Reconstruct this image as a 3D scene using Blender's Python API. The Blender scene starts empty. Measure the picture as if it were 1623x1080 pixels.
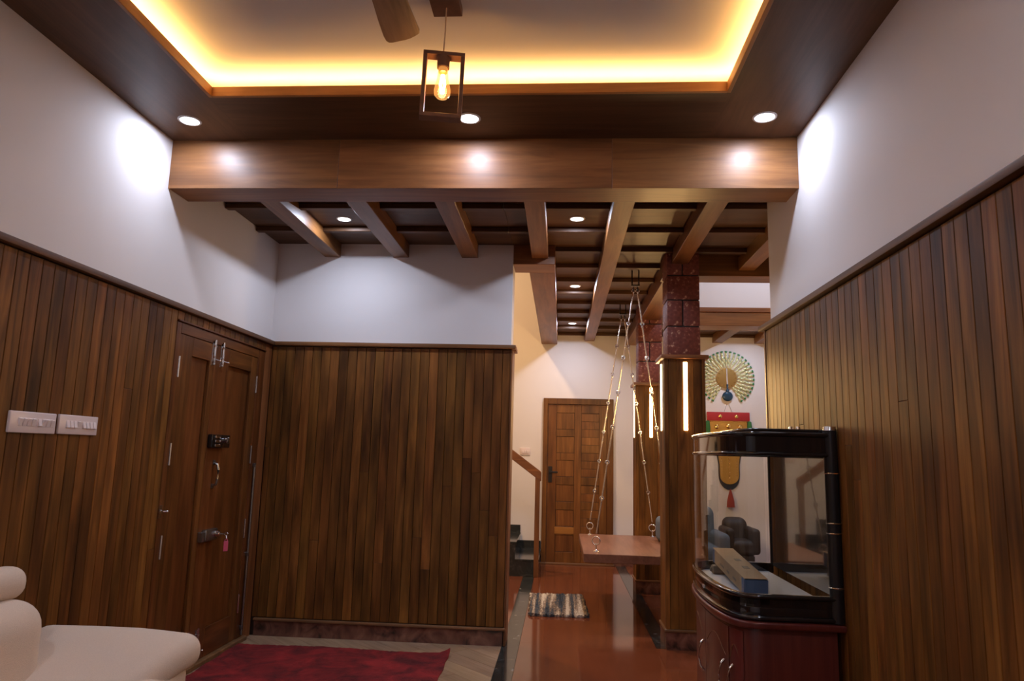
import bpy, bmesh, math, random
from mathutils import Vector, Matrix
random.seed(7)
SC = bpy.context.scene
COL = SC.collection
PI = math.pi

# ------------------------------------------------------------------ camera
def cam_matrix(yaw, pitch, roll):
    Rz = Matrix.Rotation(yaw, 3, 'Z'); Rx = Matrix.Rotation(pitch, 3, 'X')
    B = Matrix(((1, 0, 0), (0, 0, -1), (0, 1, 0))); Rr = Matrix.Rotation(roll, 3, 'Z')
    return Rz @ Rx @ B @ Rr
cd = bpy.data.cameras.new('camera'); cd.sensor_width = 36.0; cd.lens = 1127.0 / 1623.0 * 36.0
cd.clip_start = 0.05; cd.clip_end = 100
cam = bpy.data.objects.new('camera', cd); COL.objects.link(cam)
cam.matrix_world = Matrix.Translation((0, 0, 1.4)) @ cam_matrix(math.radians(4.09), math.radians(9.12), math.radians(1.503)).to_4x4()
SC.camera = cam
# ------------------------------------------------------------------ world, exposure
w = bpy.data.worlds.new('world'); SC.world = w; w.use_nodes = True
w.node_tree.nodes['Background'].inputs[0].default_value = (0.5, 0.55, 0.65, 1)
w.node_tree.nodes['Background'].inputs[1].default_value = 0.02
SC.view_settings.view_transform = 'Standard'; SC.view_settings.look = 'None'
SC.view_settings.exposure = 0.0; SC.view_settings.gamma = 1.0; SC.view_settings.use_curve_mapping = False
SC.cycles.use_denoising = True
SC.cycles.max_bounces = 10; SC.cycles.diffuse_bounces = 5; SC.cycles.glossy_bounces = 5; SC.cycles.transparent_max_bounces = 24
SC.cycles.sample_clamp_indirect = 6.0
COOL = (0.71, 0.79, 1.0); WARM = (1.0, 0.53, 0.165)
P_SOFFIT = 7.0; P_PANEL = 10.5; P_REAR = 13.5; P_COVE = 20.5; P_STAIR = 110.0

# ------------------------------------------------------------------ materials
MATS = {}
def nt(name):
    m = bpy.data.materials.new(name); m.use_nodes = True; MATS[name] = m
    t = m.node_tree; return m, t, t.nodes['Principled BSDF']
def plain(name, col, rough=0.5, metal=0.0, coat=0.0, emit=None, es=0.0, bump=0.0, bscale=60.0, var=0.0, spec=None):
    m, t, b = nt(name)
    b.inputs['Base Color'].default_value = (*col, 1); b.inputs['Roughness'].default_value = rough
    b.inputs['Metallic'].default_value = metal; b.inputs['Coat Weight'].default_value = coat
    b.inputs['Coat Roughness'].default_value = 0.08
    if spec is not None: b.inputs['Specular IOR Level'].default_value = spec
    if emit: b.inputs['Emission Color'].default_value = (*emit, 1); b.inputs['Emission Strength'].default_value = es
    if bump or var:
        tc = t.nodes.new('ShaderNodeTexCoord'); n = t.nodes.new('ShaderNodeTexNoise'); n.inputs['Scale'].default_value = bscale
        n.inputs['Detail'].default_value = 4; t.links.new(tc.outputs['Object'], n.inputs['Vector'])
        if bump:
            bp = t.nodes.new('ShaderNodeBump'); bp.inputs['Strength'].default_value = bump; bp.inputs['Distance'].default_value = 0.01
            t.links.new(n.outputs['Fac'], bp.inputs['Height']); t.links.new(bp.outputs['Normal'], b.inputs['Normal'])
        if var:
            r = t.nodes.new('ShaderNodeValToRGB'); a = [c * (1 - var) for c in col]; d = [min(1, c * (1 + var)) for c in col]
            r.color_ramp.elements[0].position = 0.3; r.color_ramp.elements[1].position = 0.7
            r.color_ramp.elements[0].color = (*a, 1); r.color_ramp.elements[1].color = (*d, 1)
            t.links.new(n.outputs['Fac'], r.inputs['Fac']); t.links.new(r.outputs['Color'], b.inputs['Base Color'])
    return m
def wood(name, dark, mid, light, axis='Z', rough=0.42, vmin=0.75, vmax=1.25, scale=1.0, blotch=0.5, coat=0.0, spec=0.32):
    """stained wood: grain along axis, tone varies from object to object"""
    m, t, b = nt(name); N = t.nodes.new; L = t.links.new
    tc = N('ShaderNodeTexCoord'); oi = N('ShaderNodeObjectInfo')
    mp = N('ShaderNodeMapping')
    sc = {'X': (0.9, 14, 14), 'Y': (14, 0.9, 14), 'Z': (14, 14, 0.9)}[axis]
    mp.inputs['Scale'].default_value = [s * scale for s in sc]
    cb = N('ShaderNodeMath'); cb.operation = 'MULTIPLY'; cb.inputs[1].default_value = 137.0
    L(oi.outputs['Random'], cb.inputs[0])
    cmb = N('ShaderNodeCombineXYZ'); [L(cb.outputs[0], cmb.inputs[i]) for i in range(3)]
    L(tc.outputs['Object'], mp.inputs['Vector']); add = N('ShaderNodeVectorMath'); add.operation = 'ADD'
    L(mp.outputs['Vector'], add.inputs[0]); L(cmb.outputs[0], add.inputs[1])
    n = N('ShaderNodeTexNoise'); n.inputs['Scale'].default_value = 1.6; n.inputs['Detail'].default_value = 7
    n.inputs['Roughness'].default_value = 0.62; n.inputs['Distortion'].default_value = 1.1
    L(add.outputs[0], n.inputs['Vector'])
    r = N('ShaderNodeValToRGB'); e = r.color_ramp.elements
    e[0].position = 0.30; e[0].color = (*dark, 1); e[1].position = 0.72; e[1].color = (*light, 1)
    k = e.new(0.5); k.color = (*mid, 1)
    L(n.outputs['Fac'], r.inputs['Fac'])
    # broad darker clouds in the stain
    mp2 = N('ShaderNodeMapping'); s2 = {'X': (1.2, 6, 6), 'Y': (6, 1.2, 6), 'Z': (6, 6, 1.2)}[axis]; mp2.inputs['Scale'].default_value = s2
    L(tc.outputs['Object'], mp2.inputs['Vector']); ad2 = N('ShaderNodeVectorMath'); ad2.operation = 'ADD'
    L(mp2.outputs['Vector'], ad2.inputs[0]); L(cmb.outputs[0], ad2.inputs[1])
    n2 = N('ShaderNodeTexNoise'); n2.inputs['Scale'].default_value = 1.4; n2.inputs['Detail'].default_value = 3; L(ad2.outputs[0], n2.inputs['Vector'])
    mr = N('ShaderNodeMapRange'); mr.inputs['From Min'].default_value = 0.32; mr.inputs['From Max'].default_value = 0.62
    mr.inputs['To Min'].default_value = 1.0 - blotch; mr.inputs['To Max'].default_value = 1.08; L(n2.outputs['Fac'], mr.inputs['Value'])
    # second random from the first
    fr = N('ShaderNodeMath'); fr.operation = 'MULTIPLY'; fr.inputs[1].default_value = 53.7; L(oi.outputs['Random'], fr.inputs[0])
    fr2 = N('ShaderNodeMath'); fr2.operation = 'FRACT'; L(fr.outputs[0], fr2.inputs[0])
    vr = N('ShaderNodeMapRange'); vr.inputs['To Min'].default_value = vmin; vr.inputs['To Max'].default_value = vmax; L(fr2.outputs[0], vr.inputs['Value'])
    mu = N('ShaderNodeMath'); mu.operation = 'MULTIPLY'; L(mr.outputs[0], mu.inputs[0]); L(vr.outputs[0], mu.inputs[1])
    hs = N('ShaderNodeHueSaturation'); L(r.outputs['Color'], hs.inputs['Color']); L(mu.outputs[0], hs.inputs['Value'])
    hr = N('ShaderNodeMapRange'); hr.inputs['To Min'].default_value = 0.493; hr.inputs['To Max'].default_value = 0.503; L(oi.outputs['Random'], hr.inputs['Value']); L(hr.outputs[0], hs.inputs['Hue'])
    L(hs.outputs['Color'], b.inputs['Base Color'])
    b.inputs['Roughness'].default_value = rough; b.inputs['Coat Weight'].default_value = coat; b.inputs['Coat Roughness'].default_value = 0.2; b.inputs['Specular IOR Level'].default_value = spec
    bp = N('ShaderNodeBump'); bp.inputs['Strength'].default_value = 0.08; bp.inputs['Distance'].default_value = 0.004
    L(n.outputs['Fac'], bp.inputs['Height']); L(bp.outputs['Normal'], b.inputs['Normal'])
    return m
TEAK = ((0.108, 0.0405, 0.0075), (0.195, 0.0770, 0.0145), (0.290, 0.121, 0.0250))
for ax in 'XYZ':
    wood('board_' + ax, *TEAK, axis=ax, rough=0.5, scale=0.75, blotch=0.6, spec=0.22, vmin=0.76, vmax=1.24)
    wood('beam_' + ax, (0.150, 0.055, 0.0145), (0.225, 0.088, 0.0245), (0.300, 0.126, 0.039), axis=ax, rough=0.42, spec=0.5, vmin=0.86, vmax=1.1, blotch=0.25, scale=0.8)
    wood('soffit_' + ax, (0.072, 0.032, 0.0130), (0.100, 0.045, 0.0185), (0.130, 0.060, 0.026), axis=ax, rough=0.45, vmin=0.9, vmax=1.05, blotch=0.2, scale=0.8)
    wood('door_' + ax, (0.100, 0.032, 0.0075), (0.152, 0.052, 0.0125), (0.210, 0.079, 0.0200), axis=ax, rough=0.38, vmin=0.9, vmax=1.1, blotch=0.35)
wood('far_door', (0.115, 0.043, 0.0090), (0.170, 0.066, 0.0140), (0.225, 0.094, 0.0215), axis='Z', rough=0.42, vmin=0.85, vmax=1.2, blotch=0.35)
wood('door_strip', (0.26, 0.110, 0.020), (0.33, 0.145, 0.029), (0.40, 0.18, 0.040), axis='X', rough=0.45, vmin=0.97, vmax=1.03, blotch=0.15)
wood('rail_trim', (0.085, 0.037, 0.0135), (0.125, 0.055, 0.020), (0.170, 0.078, 0.030), axis='Y', rough=0.55, vmin=0.95, vmax=1.05, blotch=0.2)
wood('cove_lip_lit_X', (0.30, 0.135, 0.040), (0.38, 0.175, 0.055), (0.46, 0.22, 0.075), axis='X', rough=0.45, vmin=0.95, vmax=1.05, blotch=0.2)  # wood colour lightened to carry the cove glow on the lip face
wood('cove_lip_lit_Y', (0.30, 0.135, 0.040), (0.38, 0.175, 0.055), (0.46, 0.22, 0.075), axis='Y', rough=0.45, vmin=0.95, vmax=1.05, blotch=0.2)  # same tone with the glow in its colour, grain along Y
wood('moulding', (0.16, 0.078, 0.033), (0.21, 0.105, 0.046), (0.27, 0.14, 0.062), axis='X', rough=0.4, vmin=0.95, vmax=1.05, blotch=0.2)
wood('fan_wood', (0.17, 0.108, 0.078), (0.23, 0.150, 0.110), (0.30, 0.20, 0.148), axis='Y', rough=0.5, vmin=1, vmax=1.02, blotch=0.2)
wood('floor_plank', (0.29, 0.185, 0.105), (0.37, 0.245, 0.145), (0.44, 0.30, 0.185), axis='X', rough=0.38, vmin=0.9, vmax=1.1, blotch=0.15)
wood('cabinet_red', (0.088, 0.017, 0.0115), (0.115, 0.023, 0.0155), (0.140, 0.030, 0.020), axis='Z', rough=0.3, vmin=0.97, vmax=1.03, blotch=0.12, coat=0.3)
wood('seat_wood', (0.20, 0.092, 0.054), (0.25, 0.118, 0.072), (0.30, 0.15, 0.094), axis='Y', rough=0.32, vmin=0.97, vmax=1.03, blotch=0.15)
plain('white_wall', (0.78, 0.735, 0.715), 0.75, bump=0.03, bscale=180)
plain('ceiling_white', (0.76, 0.72, 0.69), 0.8)
plain('groove', (0.030, 0.012, 0.005), 0.6)
plain('red_floor', (0.170, 0.050, 0.022), 0.085, coat=0.0, var=0.10, bscale=3.0)
plain('steel', (0.74, 0.72, 0.70), 0.22, 1.0)
plain('chrome', (0.82, 0.80, 0.78), 0.12, 1.0)
plain('brass_link', (0.80, 0.72, 0.62), 0.22, 1.0)
plain('dark_metal', (0.06, 0.055, 0.05), 0.3, 0.9)
plain('latch_metal', (0.30, 0.28, 0.26), 0.25, 0.9)
plain('black_gloss', (0.006, 0.006, 0.007), 0.07, coat=0.6)
plain('black_satin', (0.012, 0.012, 0.013), 0.3)
plain('switch_plate', (0.78, 0.66, 0.63), 0.3)
plain('switch_rocker', (0.84, 0.73, 0.70), 0.3)
plain('sofa_fabric', (0.71, 0.57, 0.45), 0.9, bump=0.25, bscale=320, var=0.06)
plain('downlight_trim', (0.8, 0.8, 0.82), 0.4)
plain('lamp_lens', (0.9, 0.93, 1.0), 0.4, emit=(0.84, 0.90, 1.0), es=9.0)
plain('led_warm', (1.0, 0.9, 0.7), 0.4, emit=(1.0, 0.72, 0.36), es=16.0)
plain('led_tape', (1.0, 0.8, 0.5), 0.4, emit=(1.0, 0.55, 0.16), es=3.0)
plain('filament', (1.0, 0.7, 0.3), 0.4, emit=(1.0, 0.62, 0.20), es=40.0)
plain('cord', (0.75, 0.55, 0.36), 0.6)
plain('lamp_wood', (0.175, 0.080, 0.044), 0.5, var=0.15, bscale=30)
plain('cushion_blue', (0.105, 0.135, 0.175), 0.9, bump=0.2, bscale=200, var=0.1)
plain('chair_brown', (0.030, 0.019, 0.015), 0.6, var=0.2, bscale=20)
plain('cardboard', (0.36, 0.235, 0.125), 0.85, var=0.06, bscale=25)
plain('print_blue', (0.055, 0.10, 0.19), 0.7)
plain('print_grey', (0.20, 0.15, 0.10), 0.8)
plain('tank_base', (0.55, 0.55, 0.56), 0.6)
plain('gold', (0.66, 0.40, 0.11), 0.32, 1.0, bump=0.5, bscale=110)
plain('gold_bright', (0.90, 0.62, 0.22), 0.2, 1.0)
plain('gold_dial', (0.62, 0.40, 0.13), 0.3, 0.9)
plain('silver_hand', (0.92, 0.9, 0.86), 0.2, 0.6)
plain('red_cloth', (0.42, 0.022, 0.026), 0.7, bump=0.2, bscale=200)
plain('green_cloth', (0.03, 0.14, 0.03), 0.8)
plain('navy_cloth', (0.022, 0.030, 0.045), 0.8)
plain('red_tassel', (0.30, 0.042, 0.025), 0.85)
plain('feather_stem', (0.85, 0.72, 0.45), 0.35, 0.3)
plain('feather_gem', (0.74, 0.74, 0.42), 0.2, 0.3)
plain('feather_green', (0.035, 0.24, 0.075), 0.25, 0.2)
plain('peacock_blue', (0.03, 0.075, 0.13), 0.25, 0.3)
plain('key_tag', (0.62, 0.10, 0.17), 0.35)
plain('rubber', (0.02, 0.02, 0.02), 0.7)

def mat_granite():
    m, t, b = nt('black_granite'); N = t.nodes.new; L = t.links.new
    tc = N('ShaderNodeTexCoord'); n = N('ShaderNodeTexNoise'); n.inputs['Scale'].default_value = 9; n.inputs['Detail'].default_value = 8; n.inputs['Distortion'].default_value = 1.5
    L(tc.outputs['Object'], n.inputs['Vector']); r = N('ShaderNodeValToRGB'); e = r.color_ramp.elements
    e[0].position = 0.5; e[0].color = (0.020, 0.023, 0.022, 1); e[1].position = 0.74; e[1].color = (0.28, 0.27, 0.25, 1)
    k = e.new(0.62); k.color = (0.045, 0.050, 0.047, 1)
    L(n.outputs['Fac'], r.inputs['Fac']); L(r.outputs['Color'], b.inputs['Base Color']); b.inputs['Roughness'].default_value = 0.12
def mat_red_granite():
    m, t, b = nt('red_granite'); N = t.nodes.new; L = t.links.new
    tc = N('ShaderNodeTexCoord'); n = N('ShaderNodeTexNoise'); n.inputs['Scale'].default_value = 7; n.inputs['Detail'].default_value = 9; n.inputs['Distortion'].default_value = 1.2
    L(tc.outputs['Object'], n.inputs['Vector']); r = N('ShaderNodeValToRGB'); e = r.color_ramp.elements
    e[0].position = 0.34; e[0].color = (0.03, 0.020, 0.016, 1); e[1].position = 0.75; e[1].color = (0.30, 0.15, 0.10, 1)
    k = e.new(0.5); k.color = (0.150, 0.062, 0.042, 1)
    L(n.outputs['Fac'], r.inputs['Fac']); L(r.outputs['Color'], b.inputs['Base Color']); b.inputs['Roughness'].default_value = 0.2
def mat_laterite():
    m, t, b = nt('laterite'); N = t.nodes.new; L = t.links.new
    tc = N('ShaderNodeTexCoord'); n = N('ShaderNodeTexNoise'); n.inputs['Scale'].default_value = 38; n.inputs['Detail'].default_value = 5
    L(tc.outputs['Object'], n.inputs['Vector']); r = N('ShaderNodeValToRGB'); e = r.color_ramp.elements
    e[0].position = 0.3; e[0].color = (0.150, 0.034, 0.022, 1); e[1].position = 0.70; e[1].color = (0.62, 0.36, 0.22, 1)
    k = e.new(0.52); k.color = (0.215, 0.052, 0.033, 1); k2 = e.new(0.60); k2.color = (0.25, 0.070, 0.045, 1)
    L(n.outputs['Fac'], r.inputs['Fac']); L(r.outputs['Color'], b.inputs['Base Color']); b.inputs['Roughness'].default_value = 0.6
    bp = N('ShaderNodeBump'); bp.inputs['Strength'].default_value = 0.35; bp.inputs['Distance'].default_value = 0.004
    L(n.outputs['Fac'], bp.inputs['Height']); L(bp.outputs['Normal'], b.inputs['Normal'])
def mat_carpet():
    m, t, b = nt('red_carpet'); N = t.nodes.new; L = t.links.new
    tc = N('ShaderNodeTexCoord'); n = N('ShaderNodeTexNoise'); n.inputs['Scale'].default_value = 4.5; n.inputs['Detail'].default_value = 9; n.inputs['Distortion'].default_value = 0.7; n.inputs['Roughness'].default_value = 0.65
    L(tc.outputs['Object'], n.inputs['Vector']); r = N('ShaderNodeValToRGB'); e = r.color_ramp.elements
    e[0].position = 0.38; e[0].color = (0.045, 0.0025, 0.0045, 1); e[1].position = 0.70; e[1].color = (0.36, 0.017, 0.019, 1)
    k = e.new(0.5); k.color = (0.160, 0.0065, 0.0085, 1)
    L(n.outputs['Fac'], r.inputs['Fac']); L(r.outputs['Color'], b.inputs['Base Color']); b.inputs['Roughness'].default_value = 1.0
    b.inputs['Sheen Weight'].default_value = 0.3; b.inputs['Sheen Tint'].default_value = (0.8, 0.1, 0.1, 1)
    n2 = N('ShaderNodeTexNoise'); n2.inputs['Scale'].default_value = 160; L(tc.outputs['Object'], n2.inputs['Vector'])
    bp = N('ShaderNodeBump'); bp.inputs['Strength'].default_value = 0.8; bp.inputs['Distance'].default_value = 0.01
    L(n2.outputs['Fac'], bp.inputs['Height']); L(bp.outputs['Normal'], b.inputs['Normal'])
def mat_mat():
    m, t, b = nt('striped_mat'); N = t.nodes.new; L = t.links.new
    tc = N('ShaderNodeTexCoord'); mp = N('ShaderNodeMapping'); mp.inputs['Scale'].default_value = (17, 0.5, 0.01); L(tc.outputs['Object'], mp.inputs['Vector'])
    n = N('ShaderNodeTexNoise'); n.inputs['Scale'].default_value = 1.0; n.inputs['Detail'].default_value = 2; n.inputs['Distortion'].default_value = 0.3; L(mp.outputs['Vector'], n.inputs['Vector'])
    n2 = N('ShaderNodeTexNoise'); n2.inputs['Scale'].default_value = 70; n2.inputs['Detail'].default_value = 3; L(tc.outputs['Object'], n2.inputs['Vector'])
    ma = N('ShaderNodeMath'); ma.operation = 'MULTIPLY_ADD'; ma.inputs[1].default_value = 0.42; L(n2.outputs['Fac'], ma.inputs[0]); L(n.outputs['Fac'], ma.inputs[2])
    r = N('ShaderNodeValToRGB'); e = r.color_ramp.elements
    e[0].position = 0.56; e[0].color = (0.022, 0.028, 0.040, 1); e[1].position = 0.86; e[1].color = (0.62, 0.55, 0.45, 1)
    for p, c in ((0.64, (0.055, 0.075, 0.105)), (0.69, (0.14, 0.115, 0.09)), (0.74, (0.24, 0.165, 0.125)), (0.79, (0.40, 0.34, 0.27))):
        k = e.new(p); k.color = (*c, 1)
    L(ma.outputs[0], r.inputs['Fac']); L(r.outputs['Color'], b.inputs['Base Color']); b.inputs['Roughness'].default_value = 1.0
def mat_glass(name, tint, f0, f1, emit=None, es=0.0):
    """clear sheet: see-through, with reflections growing towards grazing view (same from both sides)"""
    m = bpy.data.materials.new(name); m.use_nodes = True; MATS[name] = m
    t = m.node_tree; t.nodes.clear(); N = t.nodes.new; L = t.links.new
    o = N('ShaderNodeOutputMaterial'); mx = N('ShaderNodeMixShader'); tr = N('ShaderNodeBsdfTransparent'); gl = N('ShaderNodeBsdfGlossy')
    lw = N('ShaderNodeLayerWeight'); pw = N('ShaderNodeMath'); pw.operation = 'POWER'; pw.inputs[1].default_value = 5.0
    ma = N('ShaderNodeMath'); ma.operation = 'MULTIPLY_ADD'; ma.inputs[1].default_value = f1; ma.inputs[2].default_value = f0
    lw.inputs['Blend'].default_value = 0.5; L(lw.outputs['Facing'], pw.inputs[0]); L(pw.outputs[0], ma.inputs[0])
    tr.inputs[0].default_value = (*tint, 1); gl.inputs['Roughness'].default_value = 0.01; gl.inputs['Color'].default_value = (1, 1, 1, 1)
    L(ma.outputs[0], mx.inputs[0]); L(tr.outputs[0], mx.inputs[1]); L(gl.outputs[0], mx.inputs[2])
    if emit:
        em = N('ShaderNodeEmission'); em.inputs[0].default_value = (*emit, 1); em.inputs[1].default_value = es
        ad = N('ShaderNodeAddShader'); L(mx.outputs[0], ad.inputs[0]); L(em.outputs[0], ad.inputs[1]); L(ad.outputs[0], o.inputs[0])
    else: L(mx.outputs[0], o.inputs[0])
mat_granite(); mat_red_granite(); mat_laterite(); mat_carpet(); mat_mat()
mat_glass('tank_glass', (0.95, 0.96, 0.96), 0.02, 0.45)
mat_glass('bulb_glass', (1.0, 0.86, 0.66), 0.03, 0.4, (1.0, 0.50, 0.14), 0.35)
plain('tank_back', (0.03, 0.028, 0.026), 0.02, coat=1.0)

# ------------------------------------------------------------------ helpers
def M(name): return MATS[name]
def link(o): COL.objects.link(o); return o
def tag(o, label=None, cat=None, group=None, kind=None):
    if label: o['label'] = label
    if cat: o['category'] = cat
    if group: o['group'] = group
    if kind: o['kind'] = kind
    return o
def wloc(o):
    v = Vector(o.location)
    while o.parent: o = o.parent; v += Vector(o.location)
    return v
def empty(name, loc, label=None, cat=None, group=None, kind=None):
    o = bpy.data.objects.new(name, None); o.empty_display_size = 0.1; o.location = loc; link(o)
    return tag(o, label, cat, group, kind)
def put(name, me, mat, parent=None, loc=(0, 0, 0), rot=None):
    """link mesh me at world location loc, as child of parent when given"""
    o = bpy.data.objects.new(name, me); link(o)
    if mat and len(me.materials) == 0: me.materials.append(M(mat))
    loc = Vector(loc)
    if parent: o.parent = parent; loc = loc - wloc(parent)
    o.location = loc
    if rot: o.rotation_euler = rot
    return o
def smooth(me, ang=None):
    for p in me.polygons: p.use_smooth = True
    if ang is not None:
        try: me.set_sharp_from_angle(angle=ang)
        except Exception: pass
def mesh_from(bm, name, sm=None):
    bmesh.ops.recalc_face_normals(bm, faces=bm.faces)
    me = bpy.data.meshes.new(name); bm.to_mesh(me); bm.free()
    if sm is not None: smooth(me, sm)
    return me
CACHE = {}
def bm_box(bm, dx, dy, dz, c=(0, 0, 0), bev=0.0, seg=1, mat=None):
    r = bmesh.ops.create_cube(bm, size=1.0)
    vs = r['verts']
    bmesh.ops.scale(bm, vec=(dx, dy, dz), verts=vs)
    if bev:
        es = list({e for v in vs for e in v.link_edges})
        rr = bmesh.ops.bevel(bm, geom=es, offset=bev, segments=seg, affect='EDGES', profile=0.5)
        vs = list({v for f in rr['faces'] for v in f.verts} | {v for v in vs if v.is_valid})
    if mat is not None: bmesh.ops.transform(bm, matrix=mat, verts=vs)
    bmesh.ops.translate(bm, vec=c, verts=vs)
    return vs
def box_mesh(dx, dy, dz, bev=0.0, seg=1, mat=None):
    k = (round(dx, 4), round(dy, 4), round(dz, 4), bev, seg, mat)
    if k not in CACHE:
        bm = bmesh.new(); bm_box(bm, dx, dy, dz, bev=bev, seg=seg); CACHE[k] = mesh_from(bm, 'box', 0.6 if seg > 1 else None)
    return CACHE[k]
def box(name, x0, x1, y0, y1, z0, z1, mat, parent=None, bev=0.0, seg=1):
    return put(name, box_mesh(abs(x1 - x0), abs(y1 - y0), abs(z1 - z0), bev, seg, mat), mat, parent, ((x0 + x1) / 2, (y0 + y1) / 2, (z0 + z1) / 2))
def struct(o): o['kind'] = 'structure'; return o
def bm_cyl(bm, p, q, r, n=12, r2=None, caps=True):
    p = Vector(p); q = Vector(q); d = q - p
    rr = bmesh.ops.create_cone(bm, cap_ends=caps, segments=n, radius1=r, radius2=r if r2 is None else r2, depth=d.length)
    m = Matrix.Translation((p + q) / 2) @ d.to_track_quat('Z', 'Y').to_matrix().to_4x4()
    bmesh.ops.transform(bm, matrix=m, verts=rr['verts']); return rr['verts']
def bm_torus(bm, c, R, r, normal=(0, 0, 1), n=20, k=8):
    m = Matrix.Translation(c) @ Vector(normal).to_track_quat('Z', 'Y').to_matrix().to_4x4()
    vs = []
    for i in range(n):
        a = 2 * PI * i / n; row = []
        for j in range(k):
            b_ = 2 * PI * j / k
            row.append(bm.verts.new(m @ Vector(((R + r * math.cos(b_)) * math.cos(a), (R + r * math.cos(b_)) * math.sin(a), r * math.sin(b_)))))
        vs.append(row)
    for i in range(n):
        for j in range(k):
            bm.faces.new((vs[i][j], vs[(i + 1) % n][j], vs[(i + 1) % n][(j + 1) % k], vs[i][(j + 1) % k]))
def bm_ball(bm, c, r, sc=(1, 1, 1), u=14, v=8):
    rr = bmesh.ops.create_uvsphere(bm, u_segments=u, v_segments=v, radius=r)
    bmesh.ops.scale(bm, vec=sc, verts=rr['verts']); bmesh.ops.translate(bm, vec=c, verts=rr['verts']); return rr['verts']
def bm_tube(bm, pts, r, n=8):
    """swept round tube through pts"""
    pts = [Vector(p) for p in pts]; rows = []
    for i, p in enumerate(pts):
        d = (pts[min(i + 1, len(pts) - 1)] - pts[max(i - 1, 0)]).normalized()
        q = d.to_track_quat('Z', 'Y'); rad = r[i] if isinstance(r, (list, tuple)) else r
        rows.append([bm.verts.new(p + q @ Vector((rad * math.cos(2 * PI * j / n), rad * math.sin(2 * PI * j / n), 0))) for j in range(n)])
    for a, b_ in zip(rows, rows[1:]):
        for j in range(n): bm.faces.new((a[j], a[(j + 1) % n], b_[(j + 1) % n], b_[j]))
    bm.faces.new(rows[0][::-1]); bm.faces.new(rows[-1])
def bm_lathe(bm, prof, n=24, c=(0, 0, 0)):
    rows = []
    for r, z in prof:
        rows.append([bm.verts.new((c[0] + r * math.cos(2 * PI * j / n), c[1] + r * math.sin(2 * PI * j / n), c[2] + z)) for j in range(n)])
    for a, b_ in zip(rows, rows[1:]):
        for j in range(n): bm.faces.new((a[j], a[(j + 1) % n], b_[(j + 1) % n], b_[j]))
    bm.faces.new(rows[0][::-1]); bm.faces.new(rows[-1])
def bm_prism(bm, poly, z0, z1):
    lo = [bm.verts.new((x, y, z0)) for x, y in poly]; hi = [bm.verts.new((x, y, z1)) for x, y in poly]
    n = len(poly)
    bm.faces.new(lo[::-1]); bm.faces.new(hi)
    for i in range(n): bm.faces.new((lo[i], lo[(i + 1) % n], hi[(i + 1) % n], hi[i]))
def area(name, loc, parent, size, power, col, rot=(0, 0, 0), shape='DISK', size_y=None, spread=PI):
    l = bpy.data.lights.new(name, 'AREA'); l.shape = shape; l.size = size
    if size_y: l.size_y = size_y
    l.energy = power; l.color = col; l.spread = spread
    o = bpy.data.objects.new(name, l); link(o)
    loc = Vector(loc)
    if parent: o.parent = parent; loc -= wloc(parent)
    o.location = loc; o.rotation_euler = rot; return o

# ------------------------------------------------------------------ dimensions
XL, XR, YB, YF = -2.35, 1.306, 5.545, 9.68
YR = -3.0                      # wall behind the camera
ZS, ZC, ZP = 3.211, 3.352, 3.075   # soffit, cove ceiling, panelled ceiling
YBM0, YBM1, ZBM = 3.885, 4.108, 2.911
ZJ, ZH = 2.964, 2.915
PITCH = 0.0766
XE = 3.6                       # far right side of the dining space

# ------------------------------------------------------------------ floor
floor = struct(box('floor', -4.2, XE, YR, 10.0, -0.10, -0.012, 'groove'))
box('red_floor_slab', -0.285, XR + 0.3, YR, 5.66, -0.012, 0.0, 'red_floor', floor)
box('red_floor_slab', -0.285, 0.735, 5.662, YF, -0.012, 0.0, 'red_floor', floor)
box('red_floor_slab', 0.86, XE, 5.662, YF, -0.012, 0.0, 'red_floor', floor)
box('red_floor_slab', -4.2, -0.415, 5.80, YF, -0.012, 0.0, 'red_floor', floor)
box('granite_strip', -0.413, -0.287, 2.0, 8.60, -0.012, 0.001, 'black_granite', floor)
box('granite_strip', 0.737, 0.858, 5.664, YF, -0.012, 0.001, 'black_granite', floor)
box('granite_strip', 0.86, 1.7, 5.664, 5.79, -0.012, 0.001, 'black_granite', floor)
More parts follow.
